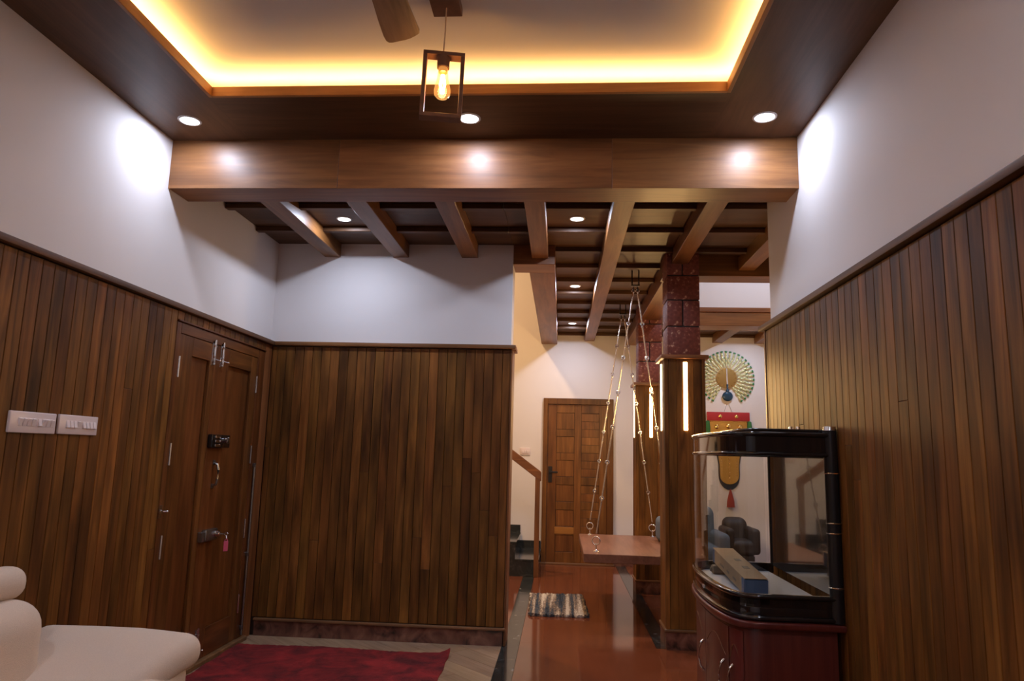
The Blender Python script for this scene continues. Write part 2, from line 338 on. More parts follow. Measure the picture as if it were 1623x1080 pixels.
# diagonal wood-look planks of the sitting room
def clip(poly, a, b, c):
    out = []
    for i in range(len(poly)):
        p, q = poly[i], poly[(i + 1) % len(poly)]
        fp, fq = a * p[0] + b * p[1] - c, a * q[0] + b * q[1] - c
        if fp <= 0: out.append(p)
        if (fp < 0 < fq) or (fq < 0 < fp):
            t_ = fp / (fp - fq); out.append((p[0] + t_ * (q[0] - p[0]), p[1] + t_ * (q[1] - p[1])))
    return out
REG = [(XL + 0.02, 2.2), (-0.415, 2.2), (-0.415, 5.535), (XL + 0.02, 5.535)]
s2 = math.sqrt(2); wdt = 0.145; i = 0; s = 3.131 / s2 - 30 * wdt
rp = random.Random(3)
while s < 5.3 / s2:
    a0 = -8.0 + rp.uniform(0, 1.2)
    while a0 < 1.0:
        a1 = a0 + 1.2
        p = REG
        for (a, b, c) in ((1 / s2, 1 / s2, s + wdt - 0.0012), (-1 / s2, -1 / s2, -s - 0.0012), (1 / s2, -1 / s2, a1 - 0.0012), (-1 / s2, 1 / s2, -a0 - 0.0012)):
            if p: p = clip(p, a, b, c)
        if p and len(p) >= 3:
            cx = sum(q[0] for q in p) / len(p); cy = sum(q[1] for q in p) / len(p)
            if max(q[1] for q in p) - min(q[1] for q in p) > 0.02:
                bm = bmesh.new(); ca, sa = math.cos(PI / 4), math.sin(PI / 4)
                bm_prism(bm, [((q[0] - cx) * ca - (q[1] - cy) * sa, (q[0] - cx) * sa + (q[1] - cy) * ca) for q in p], -0.012, 0.0)
                put('floor_plank', mesh_from(bm, 'plank'), 'floor_plank', floor, (cx, cy, 0), (0, 0, -PI / 4))
        a0 = a1
    s += wdt
box('floor_plain', XL, -0.413, YR, 2.2, -0.012, 0.0, 'floor_plank', floor)

# ------------------------------------------------------------------ walls
wl = struct(box('wall_left', XL - 0.2, XL, YR, YB + 0.2, -0.05, 3.5, 'white_wall'))
wb = struct(box('wall_back', XL, -0.402, YB, YB + 0.22, -0.05, 3.2, 'white_wall'))
wr = struct(box('wall_right', XR, XR + 0.2, YR, 4.49, -0.05, 3.5, 'white_wall'))
struct(box('wall_rear', XL - 0.2, XR + 0.2, YR - 0.2, YR, -0.05, 3.5, 'white_wall'))
wf = struct(box('wall_far', -4.2, XE, YF, YF + 0.2, -0.05, 5.2, 'white_wall'))
struct(box('wall_stairwell', -4.4, -4.2, YB + 0.2, YF + 0.2, -0.05, 5.2, 'white_wall'))
struct(box('wall_stairwell_front', -4.2, -0.41, 5.60, 5.80, 3.2, 5.2, 'white_wall'))
struct(box('wall_dining_side', XE, XE + 0.2, 4.2, YF + 0.2, -0.05, 4.5, 'white_wall'))
struct(box('wall_dining_front', XR + 0.2, XE, 4.1, 4.3, -0.05, 3.4, 'white_wall'))

BZ0, BZ1 = 0.135, 2.212
rb = random.Random(11)
def board_run(wall, axis, fixed, thick, a0, a1, pitch=PITCH, first=None, z0=BZ0, z1=BZ1, ref=0.0):
    """vertical tongue-and-groove boards; some are made of two lengths"""
    k = math.ceil((a0 - ref) / pitch - 1e-6); edges = [a0]
    v = ref + k * pitch
    while v < a1 - 0.012:
        if v > a0 + 0.012: edges.append(v)
        v += pitch
    edges.append(a1)
    for p, q in zip(edges, edges[1:]):
        cuts = [z0, z1]
        if rb.random() < 0.30: cuts = [z0, rb.uniform(0.45, 1.7), z1]
        for c0, c1 in zip(cuts, cuts[1:]):
            g = 0.0016
            if axis == 'Y': box('board', fixed, fixed + thick, p + g, q - g, c0, c1 - 0.0006, 'board_Z', wall, bev=0.002)
            else: box('board', p + g, q - g, fixed, fixed + thick, c0, c1 - 0.0006, 'board_Z', wall, bev=0.002)
# left wall: wainscot, rail, skirting
box('wainscot_backing', XL, XL + 0.012, YR, 4.087, 0, 2.215, 'groove', wl)
box('wainscot_plain', XL + 0.012, XL + 0.024, YR, 1.48, 0.135, 2.21, 'board_Z', wl)
board_run(wl, 'Y', XL + 0.012, 0.013, 1.482, 4.085, ref=2.714)
box('rail', XL, XL + 0.052, YR, YB, 2.218, 2.250, 'rail_trim', wl, bev=0.004, seg=2)
box('skirting', XL, XL + 0.03, YR, 4.087, 0, 0.11, 'red_granite', wl)
box('skirting_moulding', XL, XL + 0.036, YR, 4.087, 0.112, 0.133, 'moulding', wl, bev=0.006, seg=2)
# back wall
box('wainscot_backing', XL + 0.018, -0.402, YB - 0.012, YB, 0, 2.215, 'groove', wb)
board_run(wb, 'X', YB - 0.012, -0.013, XL + 0.026, -0.404, ref=-0.391, pitch=0.0727)
box('rail', XL + 0.052, -0.362, YB - 0.052, YB, 2.218, 2.250, 'beam_X', wb, bev=0.004, seg=2)
box('rail_return', -0.402, -0.362, YB, YB + 0.22, 2.218, 2.250, 'beam_Y', wb, bev=0.004, seg=2)
box('corner_board', -0.402, -0.386, YB - 0.028, YB + 0.22, 0.0, 2.217, 'beam_Z', wb, bev=0.003)
box('skirting', XL + 0.05, -0.41, YB - 0.025, YB - 0.012, 0, 0.108, 'red_granite', wb)
box('skirting_moulding', XL + 0.045, -0.388, YB - 0.042, YB - 0.012, 0.110, 0.130, 'moulding', wb, bev=0.006, seg=2)
# right wall
box('wainscot_backing', XR - 0.012, XR, YR, 4.49, 0, 2.215, 'groove', wr)
box('wainscot_plain', XR - 0.024, XR - 0.012, YR, 0.80, 0.0, 2.21, 'board_Z', wr)
board_run(wr, 'Y', XR - 0.012, -0.013, 0.804, 4.528, ref=2.039, z0=0.0)
box('rail', XR - 0.052, XR, YR, 4.60, 2.218, 2.250, 'rail_trim', wr, bev=0.004, seg=2)
box('corner_board', XR - 0.030, XR + 0.2, 4.53, 4.552, 0.0, 2.217, 'beam_Z', wr, bev=0.003)
box('rail_return', XR, XR + 0.2, 4.49, 4.60, 2.218, 2.250, 'beam_X', wr, bev=0.004, seg=2)

# ------------------------------------------------------------------ ceiling of the sitting room
CX0, CX1, CY0, CY1 = -1.864, 0.816, -1.6, 3.366
ceil = struct(box('ceiling', XL, XR, YR, YBM0 + 0.1, ZC, ZC + 0.1, 'ceiling_white'))
for (n_, a, b, c, d, m_) in (('soffit', XL, CX0, YR, YBM0, 'soffit_Y'), ('soffit', CX1, XR, YR, YBM0, 'soffit_Y'), ('soffit', CX0, CX1, CY1, YBM0, 'soffit_X'), ('soffit', CX0, CX1, YR, CY0, 'soffit_X')):
    box(n_, a, b, c, d, ZS, ZS + 0.03, m_, ceil)
for (a, b, c, d, m_) in ((CX0 - 0.004, CX0 + 0.016, CY0, CY1, 'cove_lip_lit_Y'), (CX1 - 0.016, CX1 + 0.004, CY0, CY1, 'cove_lip_lit_Y'), (CX0 + 0.016, CX1 - 0.016, CY1 - 0.016, CY1 + 0.004, 'cove_lip_lit_X'), (CX0 + 0.016, CX1 - 0.016, CY0 - 0.004, CY0 + 0.016, 'cove_lip_lit_X')):
    box('cove_lip', a, b, c, d, ZS - 0.002, ZS + 0.052, m_, ceil, bev=0.002)
LT = 0.05
for (a, b, c, d) in ((CX0 - LT - 0.02, CX0 - LT, CY0 - LT, CY1 + LT), (CX1 + LT, CX1 + LT + 0.02, CY0 - LT, CY1 + LT), (CX0 - LT, CX1 + LT, CY1 + LT, CY1 + LT + 0.02), (CX0 - LT, CX1 + LT, CY0 - LT - 0.02, CY0 - LT)):
    t_ = box('led_tape', a, b, c, d, ZS + 0.03, ZS + 0.036, 'led_tape', ceil)
    lx, ly = b - a, d - c
    area('cove_light', ((a + b) / 2, (c + d) / 2, ZS + 0.040), ceil, lx, P_COVE * max(lx, ly) / 4.0, WARM, (PI, 0, 0), 'RECTANGLE', ly)
# main beam, faced with three boards
box('beam', XL, XR, YBM0 + 0.006, YBM1, ZBM, ZS + 0.05, 'beam_X', ceil, bev=0.002)
for a, b in ((XL, -1.327), (-1.325, 0.268), (0.270, XR)):
    box('fascia_board', a, b, YBM0 - 0.006, YBM0 + 0.006, ZBM - 0.001, ZS + 0.0, 'beam_X', ceil, bev=0.001)

# ------------------------------------------------------------------ panelled ceiling beyond the beam
pc = struct(box('ceiling_panelled', XL, XE, YBM1, 5.86, ZP + 0.03, ZP + 0.09, 'groove'))
JX = [-1.889, -1.322, -0.755, -0.187, 0.373, 0.942, 1.522, 2.092, 2.65, 3.21]
BATY = [4.58 + 0.505 * i for i in range(11)]
def panels(bays, y0, y1):
    ys = [y0] + [y + 0.025 for y in BATY if y0 + 0.1 < y < y1 - 0.1] + [y1]
    for (a, b) in bays:
        for p, q in zip(ys, ys[1:]):
            box('ceiling_panel', a + 0.001, b - 0.001, p + 0.001, q - 0.001, ZP, ZP + 0.03, 'soffit_X', pc)
        for y in BATY:
            if y0 < y < y1 - 0.03: box('batten', a + 0.002, b - 0.002, y, y + 0.05, ZP - 0.036, ZP - 0.0005, 'soffit_X', pc, bev=0.003)
def bays(x0, x1):
    e = [x0] + [x for x in JX if x0 + 0.1 < x < x1 - 0.1] + [x1]
    return list(zip(e, e[1:]))
def joist(x, y0, y1): box('joist', x - 0.0655, x + 0.0655, y0, y1, ZJ, ZP - 0.0002, 'beam_Y', pc, bev=0.003)
panels(bays(XL, -0.41), YBM1, YB); panels(bays(-0.41, XE), YBM1, 5.80)
for x in JX: joist(x, YBM1, YB if x < -0.6 else (5.545 if x < 0 else (YF if abs(x - 0.373) < 0.01 else 5.87)))
panels([(-0.064, 0.373), (0.373, 0.86)], 5.80, YF)
box('header_beam', -0.402, -0.066, YB, 5.815, ZH, ZP + 0.1, 'beam_X', pc, bev=0.003)
box('corridor_beam', -0.283, -0.066, 5.815, YF, ZH, ZP + 0.6, 'beam_Y', pc, bev=0.003)
box('pillar_beam', 0.86, 1.08, 5.95, YF, ZH, ZP + 0.6, 'beam_Y', pc, bev=0.003)
box('cross_beam', 0.84, XE, 5.87, 6.098, ZH, ZP + 0.6, 'beam_X', pc, bev=0.003)
box('ceiling_slab', -0.283, 1.08, 5.86, YF, ZP + 0.031, ZP + 0.09, 'groove', pc)
# further side of the dining space
w2 = struct(box('wall_over_beam', 1.08, XE, 8.127, 8.33, 3.127, 4.45, 'white_wall'))
struct(box('ceiling_dining', 1.08, XE, 5.95, 8.33, 4.45, 4.6, 'ceiling_white'))
struct(box('wall_void_front', 1.08, XE, 5.87, 6.09, 3.676, 4.6, 'white_wall'))
struct(box('wall_void_side', 1.0, 1.08, 6.0, 8.33, 3.676, 4.6, 'white_wall'))
box('dining_beam', 1.08, XE, 8.127, 8.42, ZH, 3.072, 'beam_X', pc, bev=0.003)
box('dining_beam_trim', 1.08, XE, 8.115, 8.42, 3.074, 3.127, 'beam_X', pc, bev=0.003)
panels([(1.08, 2.09), (2.09, 2.65), (2.65, XE)], 8.42, YF)
for x in (1.53, 2.093, 2.65): joist(x, 8.42, YF)
box('ceiling_slab', 1.08, XE, 8.33, YF, ZP + 0.031, ZP + 0.09, 'groove', pc)
struct(box('ceiling_stairwell', -4.4, -0.06, YB + 0.05, YF + 0.2, 5.2, 5.3, 'ceiling_white'))

# ------------------------------------------------------------------ downlights
def downlight(x, y, z, power, label, col=COL and COOL, r=0.062):
    e = empty('downlight', (x, y, z), label, 'downlight', 'recessed ceiling downlights')
    bm = bmesh.new(); bm_lathe(bm, [(r * 0.80, -0.001), (r * 0.84, -0.005), (r, -0.004), (r + 0.002, 0.0), (r * 0.8, 0.0)], 28)
    put('trim_ring', mesh_from(bm, 'ring', 0.7), 'downlight_trim', e, (x, y, z))
    bm = bmesh.new(); bm_lathe(bm, [(0.001, -0.0045), (r * 0.5, -0.0045), (r * 0.81, -0.003), (r * 0.81, 0.0)], 28)
    put('lens', mesh_from(bm, 'lens', 0.7), 'lamp_lens', e, (x, y, z))
    area('lamp', (x, y, z - 0.008), e, r * 1.6, power, col)
    return e
downlight(-2.11, 3.623, ZS, P_SOFFIT, 'round white downlight in the soffit beside the left wall')
downlight(-0.525, 3.62, ZS, P_SOFFIT, 'round white downlight in the soffit just right of the pendant lamp')
downlight(1.058, 3.63, ZS, P_SOFFIT, 'round white downlight in the soffit beside the right wall')
downlight(-1.608, 4.91, ZP, P_PANEL, 'small downlight between joists above the wood-clad back wall', r=0.055)
downlight(0.093, 4.89, ZP, P_PANEL, 'small downlight between joists nearest the wide beam, closest of the corridor row', r=0.055)
downlight(0.121, 6.93, ZP, P_PANEL, 'small downlight over the corridor, middle of the row of three', r=0.055)
downlight(0.126, 8.95, ZP, P_PANEL, 'small downlight nearest the far panelled door', r=0.055)
downlight(2.37, 8.95, ZP, P_PANEL, 'downlight above the peacock clock wall, hidden behind the dining beam', r=0.055)
for k, (x, y) in enumerate(((-2.11, 0.9), (1.058, 0.9), (-0.525, -2.3))):
    downlight(x, y, ZS, P_REAR, ('soffit downlight at the near left, outside the picture', 'soffit downlight at the near right, outside the picture', 'soffit downlight behind the viewpoint, outside the picture')[k])
downlight(2.3, 7.1, 4.45, 26.0, 'downlight in the high ceiling of the dining space', r=0.07)
e = empty('stairwell_lamp', (-1.7, 7.6, 5.2), 'warm flush ceiling lamp high above the stairs', 'ceiling lamp')
bm = bmesh.new(); bm_lathe(bm, [(0.14, 0.0), (0.14, -0.03), (0.11, -0.06), (0.04, -0.075), (0.001, -0.077)], 28)
put('diffuser', mesh_from(bm, 'diffuser', 0.7), 'led_tape', e, (-1.7, 7.6, 5.2))
area('lamp', (-1.7, 7.6, 5.11), e, 0.26, P_STAIR, (1.0, 0.62, 0.30))

# ------------------------------------------------------------------ left double door
XD = XL + 0.025           # face of the boards
d1 = empty('door_1', (XL, 4.66, 0), 'dark teak double door with two uneven leaves in the left wall', kind='structure')
box('jamb', XL, XD + 0.002, 4.088, 4.138, 0, 2.148, 'door_Z', d1, bev=0.003)
box('jamb', XL, XD + 0.002, 5.268, 5.388, 0, 2.148, 'door_Z', d1, bev=0.003)
box('frame_head', XL, XD + 0.002, 4.138, 5.268, 2.082, 2.148, 'door_Y', d1, bev=0.003)
box('ledge', XL, XD + 0.012, 4.088, 5.388, 2.150, 2.160, 'door_Y', d1, bev=0.002)
y = 4.089
while y < 5.38:
    box('board', XL + 0.002, XD, y, min(y + PITCH - 0.004, 5.388), 2.161, 2.215, 'board_Z', wl, bev=0.002); y += PITCH
box('board', XL + 0.002, XD, 5.391, YB - 0.03, 0, 2.215, 'beam_Z', wl, bev=0.002)
box('wainscot_backing', XL, XL + 0.018, 5.385, YB - 0.0, 0, 2.217, 'groove', wl)
box('threshold', XL, XL + 0.06, 4.09, 5.39, 0.0, 0.03, 'moulding', d1, bev=0.004)
def leaf(y0, y1, py0, py1, pz0, pz1, z0=0.032, z1=2.080):
    xb, xf = XL - 0.0045, XD - 0.002
    lf = box('leaf', xb, xb + 0.006, y0, y1, z0, z1, 'door_Z', d1)
    for (a, b, c, d, m_) in ((y0, py0, z0, z1, 'door_Z'), (py1, y1, z0, z1, 'door_Z'), (py0, py1, z0, pz0, 'door_Y'), (py0, py1, pz1, z1, 'door_Y')):
        box('stile' if m_ == 'door_Z' else 'cross_rail', xb + 0.006, xf, a, b, c, d, m_, lf, bev=0.002)
    box('panel', xb + 0.006, xb + 0.008, py0 + 0.004, py1 - 0.004, pz0 + 0.004, pz1 - 0.004, 'door_Z', lf)
    return lf
lf1 = leaf(4.140, 4.586, 4.30, 4.53, 0.25, 1.962)
lf2 = leaf(4.590, 5.266, 4.80, 5.165, 0.215, 1.964)
XF = XD - 0.002
for lf, yy in ((lf1, 4.140), (lf2, 5.262)):
    for z0, z1 in ((1.812, 1.940), (1.285, 1.415), (0.745, 0.880), (0.215, 0.345)):
        bm = bmesh.new(); bm_box(bm, 0.005, 0.013, z1 - z0, bev=0.001); bm_cyl(bm, (0.005, 0, -(z1 - z0) / 2), (0.005, 0, (z1 - z0) / 2), 0.0045, 8)
        put('hinge', mesh_from(bm, 'hinge'), 'steel', lf, (XF + 0.004, yy, (z0 + z1) / 2))
def tower_bolt(lf, y, z0, z1, flip=1):
    bm = bmesh.new(); h = z1 - z0
    bm_box(bm, 0.004, 0.032, h * 0.86, bev=0.001); bm_cyl(bm, (0.012, 0, -h * 0.40), (0.012, 0, h * 0.5), 0.0075, 10)
    for k in (-0.30, -0.12, 0.28): bm_box(bm, 0.018, 0.026, 0.014, (0.009, 0, h * k), bev=0.002)
    bm_cyl(bm, (0.012, 0, -h * 0.21), (0.034, 0.028 * flip, -h * 0.24), 0.005, 8); bm_ball(bm, (0.036, 0.03 * flip, -h * 0.24), 0.008, u=8, v=6)
    put('tower_bolt', mesh_from(bm, 'bolt', 0.6), 'steel', lf, (XF + 0.002, y, (z0 + z1) / 2))
tower_bolt(lf1, 4.562, 1.922, 2.106); tower_bolt(lf2, 4.682, 1.924, 2.108)
tower_bolt(lf1, 4.556, 0.13, 0.245); tower_bolt(lf2, 4.676, 0.05, 0.242)
# upper rim lock: black case, three chrome bars, knob
bm = bmesh.new(); bm_box(bm, 0.034, 0.255, 0.088, (0.017, 0, 0), bev=0.006, seg=2)
lk = put('rim_lock', mesh_from(bm, 'lock', 0.6), 'black_gloss', lf2, (XF, 4.722, 1.438))
bm = bmesh.new()
for k in (-0.028, 0, 0.028): bm_box(bm, 0.008, 0.075, 0.018, (0.004, 0, k), bev=0.003, seg=2)
put('lock_bars', mesh_from(bm, 'bars', 0.6), 'chrome', lk, (XF + 0.034, 4.665, 1.438))
bm = bmesh.new(); bm_cyl(bm, (0, 0, 0), (0.02, 0, 0), 0.018, 14); bm_box(bm, 0.016, 0.012, 0.040, (0.026, 0, 0), bev=0.003)
put('lock_knob', mesh_from(bm, 'knob', 0.6), 'chrome', lk, (XF + 0.034, 4.770, 1.445))
# pull handle
bm = bmesh.new(); bm_tube(bm, [(0, 0, -0.075), (0.026, 0, -0.066), (0.034, 0, -0.03), (0.034, 0, 0.03), (0.026, 0, 0.066), (0, 0, 0.075)], 0.009, 8)
bm_box(bm, 0.004, 0.034, 0.03, (0.001, 0, -0.078), bev=0.001); bm_box(bm, 0.004, 0.034, 0.03, (0.001, 0, 0.078), bev=0.001)
put('pull_handle', mesh_from(bm, 'handle', 0.6), 'latch_metal', lf2, (XF + 0.001, 4.712, 1.218))
# lower night latch with cylinder
bm = bmesh.new(); bm_box(bm, 0.036, 0.16, 0.075, (0.018, 0, 0), bev=0.008, seg=2); bm_box(bm, 0.030, 0.045, 0.065, (0.015, -0.105, -0.006), bev=0.004)
lk2 = put('night_latch', mesh_from(bm, 'latch', 0.6), 'latch_metal', lf2, (XF, 4.705, 0.825))
bm = bmesh.new(); bm_cyl(bm, (0, 0, 0), (0.026, 0, 0), 0.021, 16); bm_cyl(bm, (0.026, 0, 0), (0.032, 0, 0), 0.013, 12)
put('lock_cylinder', mesh_from(bm, 'cyl', 0.6), 'chrome', lk2, (XF + 0.036, 4.750, 0.828))
k = empty('door_key', (XF + 0.075, 4.775, 0.70), 'key with a pink plastic tag hanging in the lower door lock', 'key')
bm = bmesh.new(); bm_box(bm, 0.03, 0.003, 0.008, (0, 0, 0)); bm_torus(bm, (0.026, 0, 0), 0.011, 0.0025, (0, 1, 0), 14, 6)
put('key_blade', mesh_from(bm, 'key'), 'steel', k, (XF + 0.084, 4.750, 0.828))
bm = bmesh.new(); bm_torus(bm, (0, 0, 0), 0.013, 0.0018, (1, 0.3, 0), 16, 6)
put('key_ring', mesh_from(bm, 'ring'), 'steel', k, (XF + 0.112, 4.752, 0.806))
bm = bmesh.new(); bm_box(bm, 0.006, 0.030, 0.066, bev=0.003, seg=2); bm_torus(bm, (0, 0, 0.036), 0.009, 0.003, (1, 0, 0), 14, 6)
put('tag', mesh_from(bm, 'tag'), 'key_tag', k, (XF + 0.112, 4.754, 0.748), (0, 0, math.radians(-48)))
# small latch on the left jamb, and the long stay rod at the right
bm = bmesh.new(); bm_box(bm, 0.006, 0.026, 0.072, bev=0.001); bm_cyl(bm, (0.004, 0, 0), (0.02, 0.036, 0), 0.005, 8); bm_ball(bm, (0.02, 0.038, 0), 0.008, u=8, v=6); bm_box(bm, 0.014, 0.034, 0.012, (0.006, 0, 0), bev=0.002)
put('latch', mesh_from(bm, 'latch'), 'steel', d1, (XD + 0.005, 4.100, 1.018))
bm = bmesh.new(); bm_cyl(bm, (0.014, 0, 0.05), (0.014, 0, 1.275), 0.008, 10); bm_box(bm, 0.02, 0.03, 0.03, (0.01, 0, 1.27), bev=0.004)
for z in (0.10, 0.62): bm_box(bm, 0.022, 0.024, 0.03, (0.010, 0, z), bev=0.003)
put('stay_rod', mesh_from(bm, 'rod', 0.6), 'latch_metal', d1, (XD + 0.002, 5.325, 0))

# ------------------------------------------------------------------ far panelled door
d2 = empty('door_2', (0.23, YF, 0), 'brown panelled door at the end of the corridor', kind='structure')
box('jamb', -0.237, -0.178, YF - 0.045, YF + 0.001, 0, 2.17, 'far_door', d2, bev=0.004)
box('jamb', 0.618, 0.702, YF - 0.045, YF + 0.001, 0, 2.17, 'far_door', d2, bev=0.004)
box('frame_head', -0.178, 0.618, YF - 0.045, YF + 0.001, 2.09, 2.17, 'far_door', d2, bev=0.004)
L2 = box('leaf', -0.176, 0.616, YF - 0.014, YF, 0.01, 2.088, 'groove', d2)
def fd(n, x0, x1, z0, z1, d=0.010, m_='far_door', bev=0.002): return box(n, x0, x1, YF - 0.014 - d, YF - 0.014, z0, z1, m_, L2, bev=bev)
zs = [(1.757, 1.971), (1.443, 1.654), (1.131, 1.339), (0.806, 1.018), (0.49, 0.693), (0.164, 0.37)]
fd('stile', -0.175, -0.058, 0.012, 2.086); fd('stile', 0.184, 0.274, 0.012, 2.086); fd('stile', 0.515, 0.615, 0.012, 2.086)
ze = [2.086] + [v for p in zs for v in (p[1] + 0.005, p[0] - 0.005)] + [0.012]
for a, b in zip(ze[0::2], ze[1::2]): fd('cross_rail', -0.056, 0.182, b, a)
for z0, z1 in zs: fd('panel', -0.053, 0.179, z0, z1, 0.006)
fd('light_strip', -0.066, 0.188, 0.388, 0.474, 0.013, 'door_strip')
for a, b in ((1.973, 2.086), (1.022, 1.125), (0.012, 0.170)): fd('cross_rail', 0.276, 0.513, a, b)
for base, top in ((1.13, 1.968), (0.175, 1.017)):
    n = 8; hgt = (top - base) / n
    for j in range(n): fd('panel_slat', 0.278, 0.511, base + j * hgt + 0.002, base + (j + 1) * hgt - 0.002, 0.006, bev=0.0015)
bm = bmesh.new(); bm_box(bm, 0.052, 0.008, 0.21, bev=0.003); bm_cyl(bm, (0, 0, 0.03), (0, -0.045, 0.03), 0.012, 10); bm_box(bm, 0.11, 0.014, 0.024, (0.045, -0.047, 0.03), bev=0.004)
put('lever_handle', mesh_from(bm, 'lever', 0.6), 'dark_metal', L2, (-0.134, YF - 0.028, 1.155))
box('threshold', -0.25, 0.72, YF - 0.05, YF, 0, 0.022, 'moulding', d2, bev=0.003)
box('far_skirting', 0.704, XE, YF - 0.016, YF, 0, 0.10, 'red_granite', wf)
box('far_skirting', -0.30, -0.24, YF - 0.016, YF, 0, 0.10, 'red_granite', wf)

# ------------------------------------------------------------------ pillars
def pillar(yf, label):
    x0, x1, dep = 0.806, 1.124, 0.31; yb = yf + dep
    p = empty('pillar', ((x0 + x1) / 2, yf + dep / 2, 0), label, 'pillar')
    box('core', 0.846, 1.090, yf + 0.045, yb - 0.03, 0, ZP - 0.01, 'rubber', p)
    # laterite blocks
    zr = [2.214, 2.449, 2.665, 2.868, ZP + 0.02]; g = 0.005; a, b, c, d = 0.838, 1.097, yf + 0.036, yb - 0.022
    for i, (z0, z1) in enumerate(zip(zr, zr[1:])):
        if i % 2 == 0:
            box('stone_block', a, b, c, d, z0 + g, z1 - g, 'laterite', p, bev=0.006, seg=2)
        else:
            box('stone_block', a, 0.963 - g, c, d, z0 + g, z1 - g, 'laterite', p, bev=0.006, seg=2)
            box('stone_block', 0.963 + g, b, c, d, z0 + g, z1 - g, 'laterite', p, bev=0.006, seg=2)
    # cladding boards, all four sides
    zb, zt = 0.145, 2.18; t_ = 0.014
    ed = [x0, 0.838, 0.900, 1.034, 1.096, x1]
    for q, r in zip(ed, ed[1:]):
        box('cladding_board', q + 0.0008, r - 0.0008, yf, yf + t_, zb, zt, 'board_Z', p, bev=0.002)
        box('cladding_board', q + 0.0008, r - 0.0008, yb - t_, yb, zb, zt, 'board_Z', p, bev=0.002)
    ey = [yf + t_, yf + 0.075, yf + 0.135, yf + 0.195, yf + 0.245, yb - t_]
    for q, r in zip(ey, ey[1:]):
        box('cladding_board', x0, x0 + t_, q + 0.0008, r - 0.0008, zb, zt, 'board_Z', p, bev=0.002)
        box('cladding_board', x1 - t_, x1, q + 0.0008, r - 0.0008, zb, zt, 'board_Z', p, bev=0.002)
    box('cap', x0 - 0.026, x1 + 0.026, yf - 0.026, yb + 0.026, 2.181, 2.213, 'beam_X', p, bev=0.005, seg=2)
    box('base_moulding', x0 - 0.012, x1 + 0.012, yf - 0.012, yb + 0.012, 0.125, 0.145, 'moulding', p, bev=0.006, seg=2)
    box('base', x0 - 0.002, x1 + 0.002, yf - 0.004, yb + 0.004, 0, 0.125, 'red_granite', p)
    # recessed light strips, front and left and right
    xm, ym = 0.969, yf + dep / 2
    for (lx, ly, dx, dy, rot) in ((xm, yf - 0.003, 0.030, 0.008, (-PI / 2, 0, 0)), (x0 - 0.003, ym, 0.008, 0.030, (-PI / 2, 0, -PI / 2)), (x1 + 0.003, ym, 0.008, 0.030, (-PI / 2, 0, PI / 2)), (xm, yb + 0.003, 0.030, 0.008, (-PI / 2, 0, PI))):
        s_ = put('light_strip', box_mesh(dx, dy, 0.535, 0.003, 2, 'led_warm'), 'led_warm', p, (lx, ly, 1.888))
        n = Vector((lx - xm, ly - ym, 0)); n.normalize()
        n = Vector((0, math.copysign(1, ly - ym), 0)) if abs(ly - ym) > 0.1 else Vector((math.copysign(1, lx - xm), 0, 0))
        # an area light points along its local -Z; local Y stays vertical
        area('strip_light', (lx + n.x * 0.006, ly + n.y * 0.006, 1.888), p, 0.026, P_STRIP, (1.0, 0.58, 0.21), rot, 'RECTANGLE', 0.52)
    return p
P_STRIP = 6.5
pillar(5.64, 'nearer pillar clad in brown boards below red stone blocks, beside the aquarium')
pillar(7.79, 'farther pillar of red stone and brown boards, behind the swing')

# ------------------------------------------------------------------ staircase
st = empty('staircase', (-1.2, 9.15, 0), 'black granite stairs with a brown wooden handrail left of the far door', 'staircase')
for i in range(10):
    xr = -0.245 - 0.27 * i; zt = 0.195 * (i + 1)
    s_ = box('step', xr - 0.27, xr, 8.612, YF - 0.014, 0.0 if i < 3 else zt - 0.40, zt - 0.022, 'black_granite', st)
    box('tread', xr - 0.275, xr + 0.012, 8.600, YF - 0.014, zt - 0.021, zt, 'black_granite', s_, bev=0.003)
    box('wall_skirt', xr - 0.27, xr + 0.0, YF - 0.0135, YF - 0.001, max(0, zt - 0.25), zt + 0.095, 'black_granite', st)
box('newel_post', -0.295, -0.238, 8.596, 8.655, 0.0, 1.145, 'beam_Z', st, bev=0.004)
bm = bmesh.new()
sl = 0.195 / 0.27; Lr = 2.75; ang = math.atan(sl)
pr = [(-0.225, 1.09), (-0.225, 1.205), (-0.225 - Lr, 1.205 + Lr * sl), (-0.225 - Lr, 1.09 + Lr * sl)]
va = [bm.verts.new((x, 8.590, z)) for x, z in pr]; vb = [bm.verts.new((x, 8.662, z)) for x, z in pr]
bm.faces.new(va); bm.faces.new(vb[::-1])
for i in range(4): bm.faces.new((va[i], va[(i + 1) % 4], vb[(i + 1) % 4], vb[i]))
bmesh.ops.recalc_face_normals(bm, faces=bm.faces)
bmesh.ops.bevel(bm, geom=bm.edges[:], offset=0.008, segments=2, affect='EDGES')
put('handrail', mesh_from(bm, 'rail', 0.5), 'beam_X', st, (0, 0, 0))
box('upper_post', -2.9, -2.84, 8.60, 8.655, 1.9, 3.0, 'beam_Z', st, bev=0.004)

